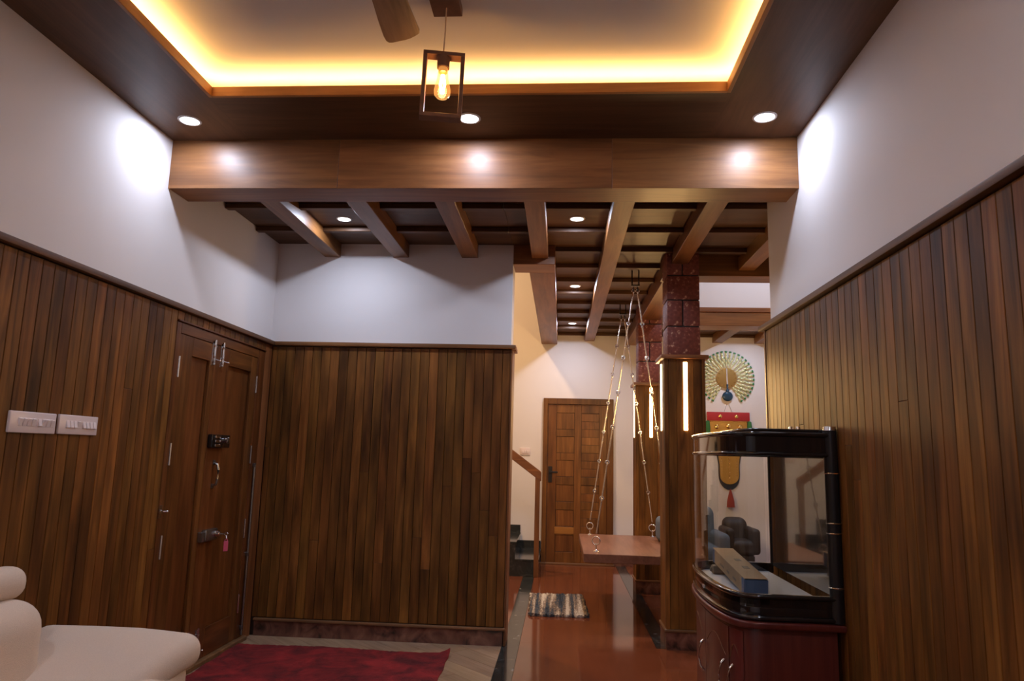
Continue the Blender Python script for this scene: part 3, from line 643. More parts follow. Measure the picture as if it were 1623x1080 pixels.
# ------------------------------------------------------------------ swing
ZSW = 0.60
sw = empty('swing', (0.635, 6.93, ZSW), 'brown wooden plank swing hung on metal rod chains in the corridor', 'swing')
box('seat', 0.205, 1.065, 6.165, 7.715, ZSW - 0.072, ZSW, 'seat_wood', sw, bev=0.004)
bm = bmesh.new(); bm_torus(bm, (0, 0, 0), 0.0145, 0.0058, (0, 1, 0), 14, 6); LINK = mesh_from(bm, 'link', 0.8)
def chain(x0, y, x1, side):
    """rods about 0.3 m long joined by small rings, from ceiling hook down to the seat ring"""
    zt, zb = 2.885, 0.735
    top = Vector((x0, y, zt)); bot = Vector((x1, y, zb)); n = 7
    bm = bmesh.new()
    # big seat ring with its eye bolt
    bm_torus(bm, bot - Vector((0, 0, 0.045)), 0.034, 0.0055, (0.25, 1, 0), 22, 8)
    ch = put('chain', mesh_from(bm, 'links', 0.8), 'steel', sw, (0, 0, 0))
    for i in range(n):
        c = top.lerp(bot, i / n)
        put('link', LINK, 'steel', ch, c + Vector((0, 0, 0.006))); put('link', LINK, 'steel', ch, c - Vector((0, 0, 0.012)), (0, 0, PI / 2))
    for i in range(n):
        a = top.lerp(bot, (i + 0.045) / n); b = top.lerp(bot, (i + 0.955) / n); d = b - a
        bm = bmesh.new(); bm_cyl(bm, -d / 2, d / 2, 0.0062, 8)
        for q in (0.3, 0.7): bm_ball(bm, -d / 2 + d * q, 0.0075, u=8, v=5)
        put('rod', mesh_from(bm, 'rod', 0.8), 'brass_link', ch, (a + b) / 2)
    bm = bmesh.new(); bm_cyl(bm, (0, 0, 0.0), (0, 0, 0.052), 0.007, 10); bm_lathe(bm, [(0.026, 0.0), (0.026, 0.004), (0.012, 0.012), (0.008, 0.016)], 16)
    bm_torus(bm, (0, 0, 0.058), 0.011, 0.0045, (1, 0, 0), 12, 6)
    put('eye_bolt', mesh_from(bm, 'eye', 0.7), 'steel', ch, (x1, y, ZSW))
for y in (6.32, 7.63):
    chain(0.634, y, 0.315, -1); chain(0.670, y, 0.955, 1)
    bm = bmesh.new()
    for dx in (-0.03, 0.03): bm_box(bm, 0.010, 0.030, 0.135, (dx, 0, -0.035 + 0.0), bev=0.002)
    bm_box(bm, 0.075, 0.034, 0.012, (0, 0, -0.105), bev=0.002)
    for dx in (-0.018, 0.018): bm_torus(bm, (dx, 0, -0.140), 0.022, 0.004, (1, 0, 0), 14, 6)
    put('ceiling_hook', mesh_from(bm, 'hook'), 'dark_metal', sw, (0.652, y, ZP - 0.034))

# ------------------------------------------------------------------ pendant lamp
PX, PY = -0.527, 2.80
pl = empty('pendant_lamp', (PX, PY, ZC), 'pendant lamp with an open wooden frame around a glowing filament bulb', 'pendant lamp')
box('ceiling_rose', PX - 0.064, PX + 0.064, PY - 0.064, PY + 0.064, ZC - 0.038, ZC, 'lamp_wood', pl, bev=0.002)
bm = bmesh.new(); bm_tube(bm, [(PX + 0.003, PY, ZC - 0.038), (PX + 0.002, PY, 3.2), (PX - 0.002, PY, 3.10)], 0.003, 8)
put('cord', mesh_from(bm, 'cord', 0.8), 'cord', pl)
bm = bmesh.new(); hw, zt, zb, tk, dp = 0.0885, 3.096, 2.797, 0.017, 0.05
bm_box(bm, 2 * hw, dp, tk, (0, 0, (zt - zb) / 2 - tk / 2), bev=0.001); bm_box(bm, 2 * hw, dp, tk, (0, 0, -(zt - zb) / 2 + tk / 2), bev=0.001)
for sx in (-1, 1): bm_box(bm, tk, dp, zt - zb - 2 * tk, (sx * (hw - tk / 2), 0, 0), bev=0.001)
fr = put('frame', mesh_from(bm, 'frame'), 'lamp_wood', pl, (PX, PY, (zt + zb) / 2), (0, math.radians(1.2), math.radians(9)))
bm = bmesh.new(); bm_lathe(bm, [(0.008, 0.012), (0.008, 0.0), (0.027, -0.001), (0.027, -0.062), (0.022, -0.062)][::-1], 4 * 5)
put('socket', mesh_from(bm, 'socket', 0.6), 'lamp_wood', pl, (PX, PY, zt - 0.004))
bm = bmesh.new(); prof = [(0.020, 0.0), (0.021, -0.02), (0.024, -0.05), (0.031, -0.080), (0.036, -0.104), (0.034, -0.122), (0.022, -0.136), (0.001, -0.141)]
bm_lathe(bm, prof[::-1], 24); bulb = put('bulb', mesh_from(bm, 'bulb', 1.2), 'bulb_glass', pl, (PX, PY, zt - 0.066))
bm = bmesh.new()
for i in range(6):
    a = 2 * PI * i / 6; bm_tube(bm, [(0.006 * math.cos(a), 0.006 * math.sin(a), -0.03), (0.013 * math.cos(a), 0.013 * math.sin(a), -0.075), (0.008 * math.cos(a), 0.008 * math.sin(a), -0.115)], 0.0022, 5)
put('filament', mesh_from(bm, 'fil', 1), 'filament', bulb, (PX, PY, zt - 0.066))
bm = bmesh.new(); bm_cyl(bm, (0, 0, 0), (0, 0, -0.022), 0.0195, 16); put('bulb_cap', mesh_from(bm, 'cap', 0.6), 'gold_dial', bulb, (PX, PY, zt - 0.064))
pt = bpy.data.lights.new('bulb_light', 'POINT'); pt.energy = 1.6; pt.color = (1.0, 0.55, 0.2); pt.shadow_soft_size = 0.02
po = bpy.data.objects.new('bulb_light', pt); link(po); po.parent = pl; po.location = (0, 0, zt - 0.15 - ZC)

# ------------------------------------------------------------------ ceiling fan (one blade reaches into the picture)
FX, FY, FZ = -0.655, 1.97, 3.055
fan = empty('ceiling_fan', (FX, FY, ZC), 'brown ceiling fan, one blade reaching down beside the pendant lamp', 'ceiling fan')
bm = bmesh.new(); bm_lathe(bm, [(0.001, -0.05), (0.06, -0.045), (0.105, -0.02), (0.11, 0.02), (0.09, 0.05), (0.03, 0.06), (0.02, 0.08)], 28)
put('motor', mesh_from(bm, 'motor', 0.7), 'lamp_wood', fan, (FX, FY, FZ + 0.02))
bm = bmesh.new(); bm_cyl(bm, (0, 0, 0.08), (0, 0, ZC - FZ - 0.02), 0.012, 12); bm_lathe(bm, [(0.045, ZC - FZ - 0.07), (0.055, ZC - FZ - 0.02)], 20)
put('down_rod', mesh_from(bm, 'rod', 0.7), 'lamp_wood', fan, (FX, FY, FZ))
for i in range(3):
    bm = bmesh.new()
    out = [(-0.045, 0.12), (-0.058, 0.36), (-0.066, 0.50), (-0.069, 0.60), (-0.066, 0.635), (-0.058, 0.650), (-0.044, 0.654), (-0.020, 0.652), (0.006, 0.651), (0.030, 0.646), (0.058, 0.632), (0.070, 0.622), (0.073, 0.608), (0.070, 0.56), (0.060, 0.36), (0.045, 0.12)]
    bm_prism(bm, out[::-1], -0.004, 0.004)
    for v in bm.verts: v.co.z += v.co.x * 0.18
    bl = put('blade', mesh_from(bm, 'blade'), 'fan_wood', fan, (FX, FY, FZ), (0, 0, math.radians(0.6) + i * 2 * PI / 3))
    bm = bmesh.new(); bm_box(bm, 0.04, 0.12, 0.008, (0, 0.12, 0.008), bev=0.002)
    br = put('blade_bracket', mesh_from(bm, 'bracket'), 'dark_metal', bl); br.location = (0, 0, 0)

# ------------------------------------------------------------------ switch plates
def switch_plate(y0, y1, z0, z1, ups, label):
    e = empty('switch_plate', (XD, (y0 + y1) / 2, z0), label, 'switch plate', 'switch plates on the left wall')
    bm = bmesh.new(); bm_box(bm, 0.014, y1 - y0, z1 - z0, bev=0.004, seg=3)
    put('plate', mesh_from(bm, 'plate', 0.6), 'switch_plate', e, (XD + 0.007, (y0 + y1) / 2, (z0 + z1) / 2))
    n = len(ups); w_ = (y1 - y0) * 0.082
    for i, u in enumerate(ups):
        yy = y0 + (y1 - y0) * (0.205 + 0.093 * i + (0.045 if i >= n // 2 else 0.0))
        bm = bmesh.new(); bm_box(bm, 0.012, w_ * 0.86, 0.034, bev=0.0015)
        put('rocker', mesh_from(bm, 'rocker'), 'switch_rocker', e, (XD + 0.0145, yy, z0 + 0.047), (0, math.radians(-14 if u else 14), 0))
switch_plate(2.855, 3.134, 1.438, 1.530, [0, 0, 0, 0, 1, 0, 0, 0], 'white eight-switch wall plate nearer the camera, left of the pair')
switch_plate(3.155, 3.431, 1.440, 1.531, [1, 1, 1, 0, 1, 1, 1, 1], 'white eight-switch wall plate nearer the double door, right of the pair')
e = empty('switch_plate', (-0.476, YF, 1.398), 'small white switch plate on the far wall above the handrail', 'switch plate')
bm = bmesh.new(); bm_box(bm, 0.134, 0.012, 0.097, bev=0.004, seg=2); put('plate', mesh_from(bm, 'plate', 0.6), 'switch_plate', e, (-0.476, YF - 0.006, 1.447))
for i in range(3): box('rocker', -0.516 + 0.031 * i, -0.495 + 0.031 * i, YF - 0.018, YF - 0.012, 1.425, 1.462, 'switch_rocker', e, bev=0.002)

# ------------------------------------------------------------------ sofa
so = empty('sofa', (-1.88, 2.05, 0), 'beige fabric sofa with a wide padded arm against the left wall', 'sofa')
def soft(name, x0, x1, y0, y1, z0, z1, bev, parent=so, fn=None, mat='sofa_fabric'):
    bm = bmesh.new(); bm_box(bm, x1 - x0, y1 - y0, z1 - z0, bev=bev, seg=6)
    bmesh.ops.subdivide_edges(bm, edges=[e_ for e_ in bm.edges if e_.calc_length() > 0.12], cuts=5, use_grid_fill=True)
    if fn:
        for v in bm.verts: fn(v.co)
    bmesh.ops.triangulate(bm, faces=[f for f in bm.faces if len(f.verts) > 4])
    return put(name, mesh_from(bm, name, 1.2), mat, parent, ((x0 + x1) / 2, (y0 + y1) / 2, (z0 + z1) / 2))
def arm_fn(c):   # rolled pad: crowned on top, falling away towards the inner side, front edge set back there
    d = max(0.0, 0.16 - c.y)
    c.z += 0.010 * math.cos(c.x * 3.0) - 0.42 * d ** 1.15 - 0.05 * max(0.0, c.x - 0.12)
    if c.x > 0.2: c.x -= 0.30 * d
soft('arm_pad', -2.262, -1.525, 2.62, 3.17, 0.470, 0.610, 0.064, fn=arm_fn)
soft('arm_panel', -2.23, -1.560, 2.74, 3.12, 0.05, 0.50, 0.05)
def back_fn(c): c.x += 0.12 * max(0.0, -c.z)
soft('backrest', -2.262, -2.015, 1.02, 2.875, 0.30, 0.790, 0.115, fn=back_fn)
soft('headrest', -2.262, -2.120, 1.10, 2.86, 0.778, 0.908, 0.06)
soft('seat_cushion', -2.10, -1.47, 1.02, 2.68, 0.24, 0.44, 0.07)
soft('base', -2.23, -1.52, 0.98, 3.08, 0.05, 0.28, 0.03)
soft('arm_pad', -2.235, -1.475, 0.62, 1.06, 0.475, 0.605, 0.062)
soft('arm_panel', -2.23, -1.53, 0.70, 1.02, 0.05, 0.52, 0.04)
for x in (-2.18, -1.58):
    for y in (0.75, 3.0): box('foot', x - 0.02, x + 0.02, y - 0.02, y + 0.02, 0, 0.055, 'rubber', so)

# ------------------------------------------------------------------ carpets
rg = random.Random(5)
def cloth_grid(name, quad, nx, ny, zf, mat, thick=0.012):
    bm = bmesh.new(); P = [Vector((*q, 0)) for q in quad]; c = sum(P, Vector()) / 4; rows = []
    for j in range(ny + 1):
        row = []
        for i in range(nx + 1):
            u, v = i / nx, j / ny
            p = P[0].lerp(P[1], u).lerp(P[3].lerp(P[2], u), v)
            dx, dy, dz = zf(u, v)
            row.append(bm.verts.new((p.x - c.x + dx, p.y - c.y + dy, thick + dz)))
        rows.append(row)
    for j in range(ny):
        for i in range(nx): bm.faces.new((rows[j][i], rows[j][i + 1], rows[j + 1][i + 1], rows[j + 1][i]))
    # skirt down to the floor and an underside
    ring = rows[0][:] + [r[-1] for r in rows[1:]] + rows[-1][-2::-1] + [r[0] for r in rows[-2:0:-1]]
    low = [bm.verts.new((v.co.x, v.co.y, max(0.0015, v.co.z - thick - 0.004) if v.co.z > thick + 0.012 else 0.0015)) for v in ring]
    for k in range(len(ring)): bm.faces.new((ring[k], low[k], low[(k + 1) % len(ring)], ring[(k + 1) % len(ring)]))
    bm.faces.new(low[::-1])
    return put(name, mesh_from(bm, name, 1.5), mat, None, (c.x, c.y, 0))
def rug_f(u, v):
    lift = 0.035 * max(0, (u - 0.93) / 0.07) ** 2 * max(0, (v - 0.90) / 0.10) ** 2
    return (0.004 * math.sin(40 * v) if u in (0, 1) else 0, 0.004 * math.sin(50 * u) if v in (0, 1) else 0, rg.uniform(-0.002, 0.002) + lift + 0.004 * math.sin(9 * u + 4 * v))
o = cloth_grid('red_rug', [(-2.20, 3.20), (-0.70, 3.20), (-0.755, 5.235), (-2.295, 5.25)], 90, 110, rug_f, 'red_carpet')
tag(o, 'deep red shaggy rug on the wood-look floor below the double door', 'rug')
def mat_f(u, v):
    e_ = 0.012 if (u < 0.001 or u > 0.999 or v < 0.001 or v > 0.999) else 0.004
    return (rg.uniform(-e_, e_), rg.uniform(-e_, e_), rg.uniform(-0.005, 0.011))
o = cloth_grid('striped_mat', [(-0.255, 6.56), (0.272, 6.575), (0.240, 7.55), (-0.285, 7.51)], 60, 90, mat_f, 'striped_mat', 0.018)
tag(o, 'small shaggy floor mat striped in blue grey, black and cream', 'mat')

# ------------------------------------------------------------------ aquarium and its cabinet
def catmull(pts, n=5):
    out = []
    for i in range(len(pts) - 1):
        p0, p1, p2, p3 = [Vector(pts[max(0, min(len(pts) - 1, i + k))]) for k in (-1, 0, 1, 2)]
        for j in range(n):
            t_ = j / n
            out.append(0.5 * ((2 * p1) + (p2 - p0) * t_ + (2 * p0 - 5 * p1 + 4 * p2 - p3) * t_ ** 2 + (3 * p1 - p0 - 3 * p2 + p3) * t_ ** 3))
    out.append(Vector(pts[-1])); return out
BOW = catmull([(0.95, 3.402), (0.880, 3.408), (0.820, 3.437), (0.782, 3.500), (0.760, 3.600), (0.743, 3.75), (0.736, 3.95), (0.743, 4.15), (0.760, 4.30), (0.782, 4.40), (0.820, 4.463), (0.880, 4.492), (0.95, 4.498)])
XW = 1.274
PLAN = [Vector((XW, 3.402))] + BOW + [Vector((XW, 4.498))]
def inset(poly, d, back=True):
    """offset the plan inwards by d; the wall side stays unless back is set"""
    n = len(poly); out = []
    for i, p in enumerate(poly):
        a = poly[i - 1] if i else None; b = poly[i + 1] if i < n - 1 else None
        if a is None: t_ = (b - p)
        elif b is None: t_ = (p - a)
        else: t_ = (b - p).normalized() + (p - a).normalized()
        t_.normalize(); nrm = Vector((t_.y, -t_.x))     # outward for this direction
        q = p - nrm * -d if False else p + Vector((-t_.y, t_.x)) * -d * -1 if False else p - nrm * d * SGN
        out.append(q)
    if back:
        out[0].x = XW - abs(d); out[-1].x = XW - abs(d)
    return out
# orientation: walking from the near wall corner along the front to the far wall corner, outside lies on the left hand
SGN = -1.0
def prism(name, poly, z0, z1, mat, parent, bev=0.0, seg=2):
    bm = bmesh.new(); bm_prism(bm, [(p.x, p.y) for p in poly], z0, z1)
    bmesh.ops.recalc_face_normals(bm, faces=bm.faces)
    if bev:
        es = [e_ for e_ in bm.edges if len(e_.link_faces) == 2 and abs(e_.verts[0].co.z - e_.verts[1].co.z) < 1e-6]
        bmesh.ops.bevel(bm, geom=es, offset=bev, segments=seg, affect='EDGES', profile=0.5)
    return put(name, mesh_from(bm, name, 0.6), mat, parent)
def ribbon(name, line, thick, z0, z1, mat, parent):
    """an upright sheet of given thickness that follows line (open polyline)"""
    bm = bmesh.new(); n = len(line); inn = []
    for i, p in enumerate(line):
        t_ = (line[min(i + 1, n - 1)] - line[max(i - 1, 0)]).normalized(); inn.append(p + Vector((t_.y, -t_.x)) * thick)
    bm_prism(bm, [(p.x, p.y) for p in line] + [(p.x, p.y) for p in inn[::-1]], z0, z1)
    return put(name, mesh_from(bm, name, 0.6), mat, parent)
cb = empty('aquarium_cabinet', (1.02, 3.95, 0), 'reddish brown bow-front cabinet carrying the aquarium', 'cabinet')
prism('body', inset(PLAN, 0.030), 0.06, 0.655, 'cabinet_red', cb, 0.002)
prism('plinth', inset(PLAN, 0.055), 0.0, 0.06, 'black_satin', cb)
prism('top_slab', inset(PLAN, 0.0), 0.656, 0.689, 'cabinet_red', cb, 0.010, 3)
BI = inset(PLAN, 0.029)[1:-1]
def handle(parent, y, z0, z1, flip=1):
    x = min(BI, key=lambda p: abs(p.y - y)).x - 0.006
    zz = [z0, z0 + 0.012, z0 + 0.030, z0 + 0.055, (z0 + z1) / 2, z1 - 0.055, z1 - 0.030, z1 - 0.012, z1]
    off = [0.0, 0.016, 0.020, 0.024, 0.026, 0.026, 0.022, 0.016, 0.0]; side = [0.0, 0.0, 0.004, 0.012, 0.010, 0.0, -0.006, -0.004, 0]
    bm = bmesh.new(); bm_tube(bm, [(-o_, s_ * flip, z - (z0 + z1) / 2) for o_, s_, z in zip(off, side, zz)], [0.007, 0.0065, 0.005, 0.004, 0.0035, 0.004, 0.005, 0.0065, 0.007], 8)
    bm_ball(bm, (-0.012, 0, (z1 - z0) / 2 - 0.012), 0.008, u=10, v=6); bm_ball(bm, (-0.012, 0, -(z1 - z0) / 2 + 0.012), 0.008, u=10, v=6)
    put('handle', mesh_from(bm, 'handle', 1.0), 'chrome', parent, (x, y, (z0 + z1) / 2))
for y0, y1, hy in ((3.46, 3.545, 3.515), (3.551, 3.915, 3.60), (3.921, 4.43, 3.965)):
    seg = [p for p in BI if y0 < p.y < y1]
    a = Vector((min(BI, key=lambda p: abs(p.y - y0)).x, y0)); b = Vector((min(BI, key=lambda p: abs(p.y - y1)).x, y1))
    dr = ribbon('door', [a] + seg + [b], -0.005, 0.09, 0.635, 'cabinet_red', cb)
    handle(dr, hy, 0.325, 0.475)
    # carved arc line on the door
    bm = bmesh.new(); ym = (a.y + b.y) / 2; hw = (b.y - a.y) * 0.40; pts = []
    for i in range(9):
        yy = ym - hw + 2 * hw * i / 8; xx = min(BI, key=lambda p: abs(p.y - yy)).x - 0.006
        pts.append((xx, yy, 0.50 + 0.07 * math.cos((i / 8 - 0.5) * PI)))
    bm_tube(bm, pts, 0.0018, 5); put('carved_line', mesh_from(bm, 'line'), 'moulding', dr)

aq = empty('aquarium', (1.02, 3.95, 0.69), 'empty bow-front glass aquarium with glossy black frame', 'aquarium')
zb0, zb1, zt0, zt1 = 0.6905, 0.806, 1.424, 1.536
F = inset(PLAN, 0.016)
prism('bottom_frame', inset(PLAN, 0.020), zb0, 0.750, 'black_gloss', aq, 0.003)
prism('bottom_lip', inset(PLAN, 0.008), zb0 + 0.002, zb0 + 0.024, 'black_gloss', aq, 0.010, 4)
rim = ribbon('bottom_rim', inset(PLAN, 0.020), 0.016, 0.750, zb1, 'black_gloss', aq)
prism('tank_floor', inset(PLAN, 0.040), 0.7505, 0.760, 'tank_base', aq)
# top frame: a band with rounded lips, and the lid on it
ribbon('top_frame', inset(PLAN, 0.018), 0.03, zt0 + 0.006, zt1 - 0.004, 'black_gloss', aq)
def lip(name, d, z, r):
    bm = bmesh.new(); ln = inset(PLAN, d); bm_tube(bm, [(p.x, p.y, z) for p in ln], r, 10)
    return put(name, mesh_from(bm, name, 1.0), 'black_gloss', aq)
lip('top_lip', 0.018, zt1 - 0.010, 0.012); lip('lower_lip', 0.018, zt0 + 0.010, 0.010); lip('rim_bead', 0.016, zb1 - 0.010, 0.011)
cover = prism('cover', inset(PLAN, 0.026), zt1 - 0.014, zt1, 'black_gloss', aq, 0.005, 3)
lid = prism('lid', [Vector(q) for q in ((0.90, 3.46), (1.235, 3.46), (1.235, 4.42), (0.90, 4.42), (0.86, 4.3), (0.86, 3.58))], zt1, zt1 + 0.018, 'black_gloss', aq, 0.006, 3)
for x in (1.10, 1.135):
    bm = bmesh.new(); bm_cyl(bm, (0, 0, 0), (0, 0, 0.014), 0.011, 14, 0.009); put('lid_knob', mesh_from(bm, 'knob', 0.6), 'chrome', lid, (x, 3.52, zt1 + 0.018))
# glass
G = inset(PLAN, 0.020)
gb = ribbon('bow_glass', G[1:-1], 0.006, 0.7605, zt0 + 0.012, 'tank_glass', aq)
box('side_glass', G[1].x, XW - 0.045, 3.422, 3.428, zb1 - 0.012, zt0 + 0.012, 'tank_glass', aq)
box('side_glass', G[1].x, XW - 0.045, 4.472, 4.478, zb1 - 0.012, zt0 + 0.012, 'tank_glass', aq)
box('back_panel', XW - 0.014, XW - 0.006, 3.43, 4.47, zb1 - 0.012, zt0 + 0.012, 'tank_back', aq)
box('rear_edge', XW - 0.020, XW - 0.006, 4.462, 4.478, zb0 + 0.06, zt0 + 0.01, 'black_satin', aq)
for y in (3.434,):
    bm = bmesh.new(); bm_cyl(bm, (0, 0, zb0 + 0.002), (0, 0, zt1 + 0.012), 0.030, 24)
    po_ = put('post', mesh_from(bm, 'post', 0.6), 'black_satin', aq, (XW - 0.024, y, 0))
    for z in (0.845, 1.083, 1.128, 1.352):
        bm = bmesh.new(); bm_torus(bm, (0, 0, 0), 0.0305, 0.0032, (0, 0, 1), 28, 6); put('chrome_ring', mesh_from(bm, 'ring', 1), 'chrome', po_, (XW - 0.024, y, z))
    bm = bmesh.new(); bm_cyl(bm, (0, 0, 0), (0, 0, 0.018), 0.029, 24, 0.027); put('chrome_cap', mesh_from(bm, 'cap', 0.6), 'chrome', po_, (XW - 0.024, y, zt1 + 0.013))
yb_ = 3.93; xb_ = min(inset(PLAN, 0.020)[1:-1], key=lambda p: abs(p.y - yb_)).x
box('badge', xb_ - 0.0035, xb_ + 0.002, yb_ - 0.020, yb_ + 0.020, 0.742, 0.756, 'silver_hand', aq)
# cardboard carton lying in the tank
ZT = 0.7605; TILT = math.radians(4.6)
CW, CL, CH = 0.114, 0.71, 0.076; CX_, CY_ = 0.947, 3.985
cr = empty('cardboard_box', (CX_, CY_, ZT), 'long cardboard carton with blue ends lying inside the aquarium', 'box')
def cpart(n, dx, dy, dz, c, m_):
    bm = bmesh.new(); bm_box(bm, dx, dy, dz, c, bev=0.0012)
    return put(n, mesh_from(bm, n), m_, cr, (CX_, CY_, ZT + CH / 2 + 0.5 * CL * math.sin(TILT) + 0.003), (TILT, 0, 0))
cpart('carton', CW, CL - 0.10, CH, (0, 0.0, 0), 'cardboard')
cpart('top_flap', CW, CL, 0.002, (0, 0, CH / 2), 'cardboard')
cpart('blue_end', CW, 0.050, CH - 0.004, (0, -CL / 2 + 0.025, -0.003), 'print_blue'); cpart('blue_end', CW, 0.050, CH - 0.004, (0, CL / 2 - 0.025, -0.003), 'print_blue')
for yy, ll in ((-0.16, 0.07), (-0.02, 0.05), (0.12, 0.08)): cpart('print_mark', 0.001, ll, 0.012, (-CW / 2 - 0.0004, yy, -0.01), 'print_grey')
for yy in (-0.12, 0.05): cpart('print_mark', 0.03, 0.05, 0.001, (0.01, yy, CH / 2 + 0.0012), 'print_grey')
hb = 0.5 * CL * math.sin(TILT) * 1.84
bm = bmesh.new(); bm_box(bm, 0.13, 0.06, hb - 0.006, bev=0.008, seg=2); bm_cyl(bm, (-0.075, 0, 0), (-0.05, 0, 0), 0.012, 12)
tag(put('tank_block', mesh_from(bm, 'block', 0.6), 'print_grey', None, (CX_ - 0.01, CY_ + CL * 0.42, ZT + hb / 2 - 0.0025)), 'small grey piece on the tank floor propping up the far end of the carton', 'tank fitting')

# ------------------------------------------------------------------ cushion on the swing
def pillow_fn(c):
    k_ = 1 - 0.5 * min(1.0, (abs(c.y) / 0.20) ** 3) ; c.x *= k_; c.z *= 1 - 0.12 * (abs(c.y) / 0.20) ** 2
cu = soft('cushion', 0.945, 1.060, 7.02, 7.42, ZSW + 0.004, ZSW + 0.245, 0.055, None, pillow_fn, 'cushion_blue')
zmin = min(v.co.z for v in cu.data.vertices); cu.location.z = ZSW + 0.001 - zmin
tag(cu, 'blue grey cushion at the right end of the swing seat, half behind the nearer pillar', 'cushion')

# ------------------------------------------------------------------ peacock clock
KX, KZ = 2.205, 2.487
ck = empty('wall_clock', (KX, YF, KZ), 'round peacock wall clock with green feather fan and gold dial', 'clock')
def feathers(name, r0, r1, n, a0, a1, gem, tip, tm):
    bs = bmesh.new(); bg = bmesh.new(); bt = bmesh.new()
    for i in range(n):
        a = math.radians(a0 + (a1 - a0) * i / (n - 1)); c, s_ = math.cos(a), math.sin(a)
        bm_cyl(bs, (r0 * c, -0.012, r0 * s_), (r1 * c, -0.018, r1 * s_), 0.0028, 5)
        m_ = Matrix.Rotation(-a, 4, 'Y')
        v = bm_ball(bg, (0, 0, 0), gem, (1.7, 0.5, 0.75), 8, 5); bmesh.ops.transform(bg, matrix=Matrix.Translation(((r1 - gem) * c, -0.020, (r1 - gem) * s_)) @ m_, verts=v)
        if tip:
            for da in (-0.5, 0.0, 0.5):
                m2 = Matrix.Rotation(-(a + da), 4, 'Y')
                v = bm_ball(bt, (tip, 0, 0), tip, (1.2, 0.45, 0.42), 8, 4); bmesh.ops.transform(bt, matrix=Matrix.Translation((r1 * c, -0.017, r1 * s_)) @ m2, verts=v)
    f = tag(put(name, mesh_from(bs, 'stems', 1), 'feather_stem', ck, (KX, YF, KZ)), kind='stuff')
    tag(put('feather_eyes', mesh_from(bg, 'gems', 1), 'feather_gem', f, (KX, YF, KZ)), kind='stuff')
    if tip: tag(put('feather_tips', mesh_from(bt, 'tips', 1), tm, f, (KX, YF, KZ)), kind='stuff')
for r1, nn, of, gm, tp in ((0.185, 20, 0, 0.016, 0.008), (0.222, 23, 5, 0.017, 0.009), (0.260, 26, 0, 0.018, 0.010), (0.298, 29, 4, 0.018, 0.010), (0.338, 33, 0, 0.019, 0.016)):
    feathers('feather_ring', 0.12, r1, nn, -58 + of, 238 - of, gm, tp, 'feather_green')
bm = bmesh.new(); bm_cyl(bm, (0, -0.006, 0), (0, -0.034, 0), 0.135, 40)
dial = put('dial', mesh_from(bm, 'dial', 0.6), 'gold_dial', ck, (KX, YF, KZ))
for i in range(12):
    a = 2 * PI * i / 12; bm = bmesh.new(); bm_box(bm, 0.006, 0.003, 0.020, bev=0.001)
    put('hour_mark', mesh_from(bm, 'mark'), 'gold_bright', dial, (KX + 0.115 * math.sin(a), YF - 0.0355, KZ + 0.115 * math.cos(a)), (0, a, 0))
for ang, ln, wd in ((0, 0.125, 0.016), (math.radians(176), 0.125, 0.018)):
    bm = bmesh.new(); bm_box(bm, wd, 0.004, ln, (0, 0, ln / 2), bev=0.001)
    put('hand', mesh_from(bm, 'hand'), 'silver_hand', dial, (KX, YF - 0.039, KZ), (0, ang, 0))
bm = bmesh.new(); bm_ball(bm, (0, 0, 0), 0.07, (1.0, 0.3, 0.95), 18, 10); bm_cyl(bm, (0, 0, 0.06), (0, 0, 0.16), 0.010, 8, 0.016); bm_ball(bm, (0, 0, 0.06), 0.03, (0.8, 0.6, 1.4), 10, 8)
put('peacock_body', mesh_from(bm, 'peacock', 1), 'peacock_blue', ck, (KX + 0.005, YF - 0.030, KZ - 0.245))

# ------------------------------------------------------------------ gilded hanging below the clock
HX = 2.215
hg = empty('wall_hanging', (HX, YF, 2.03), 'red and gold beaded ornamental hanging with tassels below the clock', 'wall hanging')
bm = bmesh.new(); bm_box(bm, 0.555, 0.03, 0.115, bev=0.006, seg=2); bar = put('red_bar', mesh_from(bm, 'bar', 0.6), 'red_cloth', hg, (HX, YF - 0.018, 1.974))
for x in (-0.105, 0.105):
    bm = bmesh.new(); bm_ball(bm, (0, 0, 0), 0.026, (1, 0.5, 1), 12, 8); put('brass_button', mesh_from(bm, 'btn', 1), 'gold_bright', bar, (HX + x, YF - 0.034, 1.974))
def body_poly(s=1.0, dz=0.0):
    w_ = [(0.245, 1.915), (0.238, 1.72), (0.195, 1.58), (0.140, 1.46), (0.122, 1.34), (0.122, 1.20)]
    r = [(HX + x * s, z) for x, z in w_]
    r += [(HX + 0.122 * s * math.cos(t_), 1.20 - (0.11 + dz) * math.sin(t_)) for t_ in [PI * k_ / 12 for k_ in range(1, 12)]]
    r += [(HX - x * s, z) for x, z in w_[::-1]]; return r
def plate(name, poly, y0, y1, m_, parent):
    bm = bmesh.new(); a = [bm.verts.new((x, y0, z)) for x, z in poly]; b = [bm.verts.new((x, y1, z)) for x, z in poly]; n = len(poly)
    bm.faces.new(a); bm.faces.new(b[::-1])
    for i in range(n): bm.faces.new((a[i], a[(i + 1) % n], b[(i + 1) % n], b[i]))
    return put(name, mesh_from(bm, name), m_, parent)
plate('navy_trim', body_poly(1.12, 0.075), YF - 0.012, YF - 0.002, 'navy_cloth', hg)
gp = plate('gold_body', body_poly(), YF - 0.024, YF - 0.012, 'gold', hg)
for x, z, r in ((-0.15, 1.835, 0.034), (0, 1.845, 0.036), (0.15, 1.835, 0.034), (-0.08, 1.72, 0.03), (0.08, 1.72, 0.03), (0, 1.60, 0.03)):
    bm = bmesh.new(); bm_ball(bm, (0, 0, 0), r, (1, 0.6, 1), 16, 10); put('gold_boss', mesh_from(bm, 'boss', 1), 'gold_bright', gp, (HX + x, YF - 0.024, z))
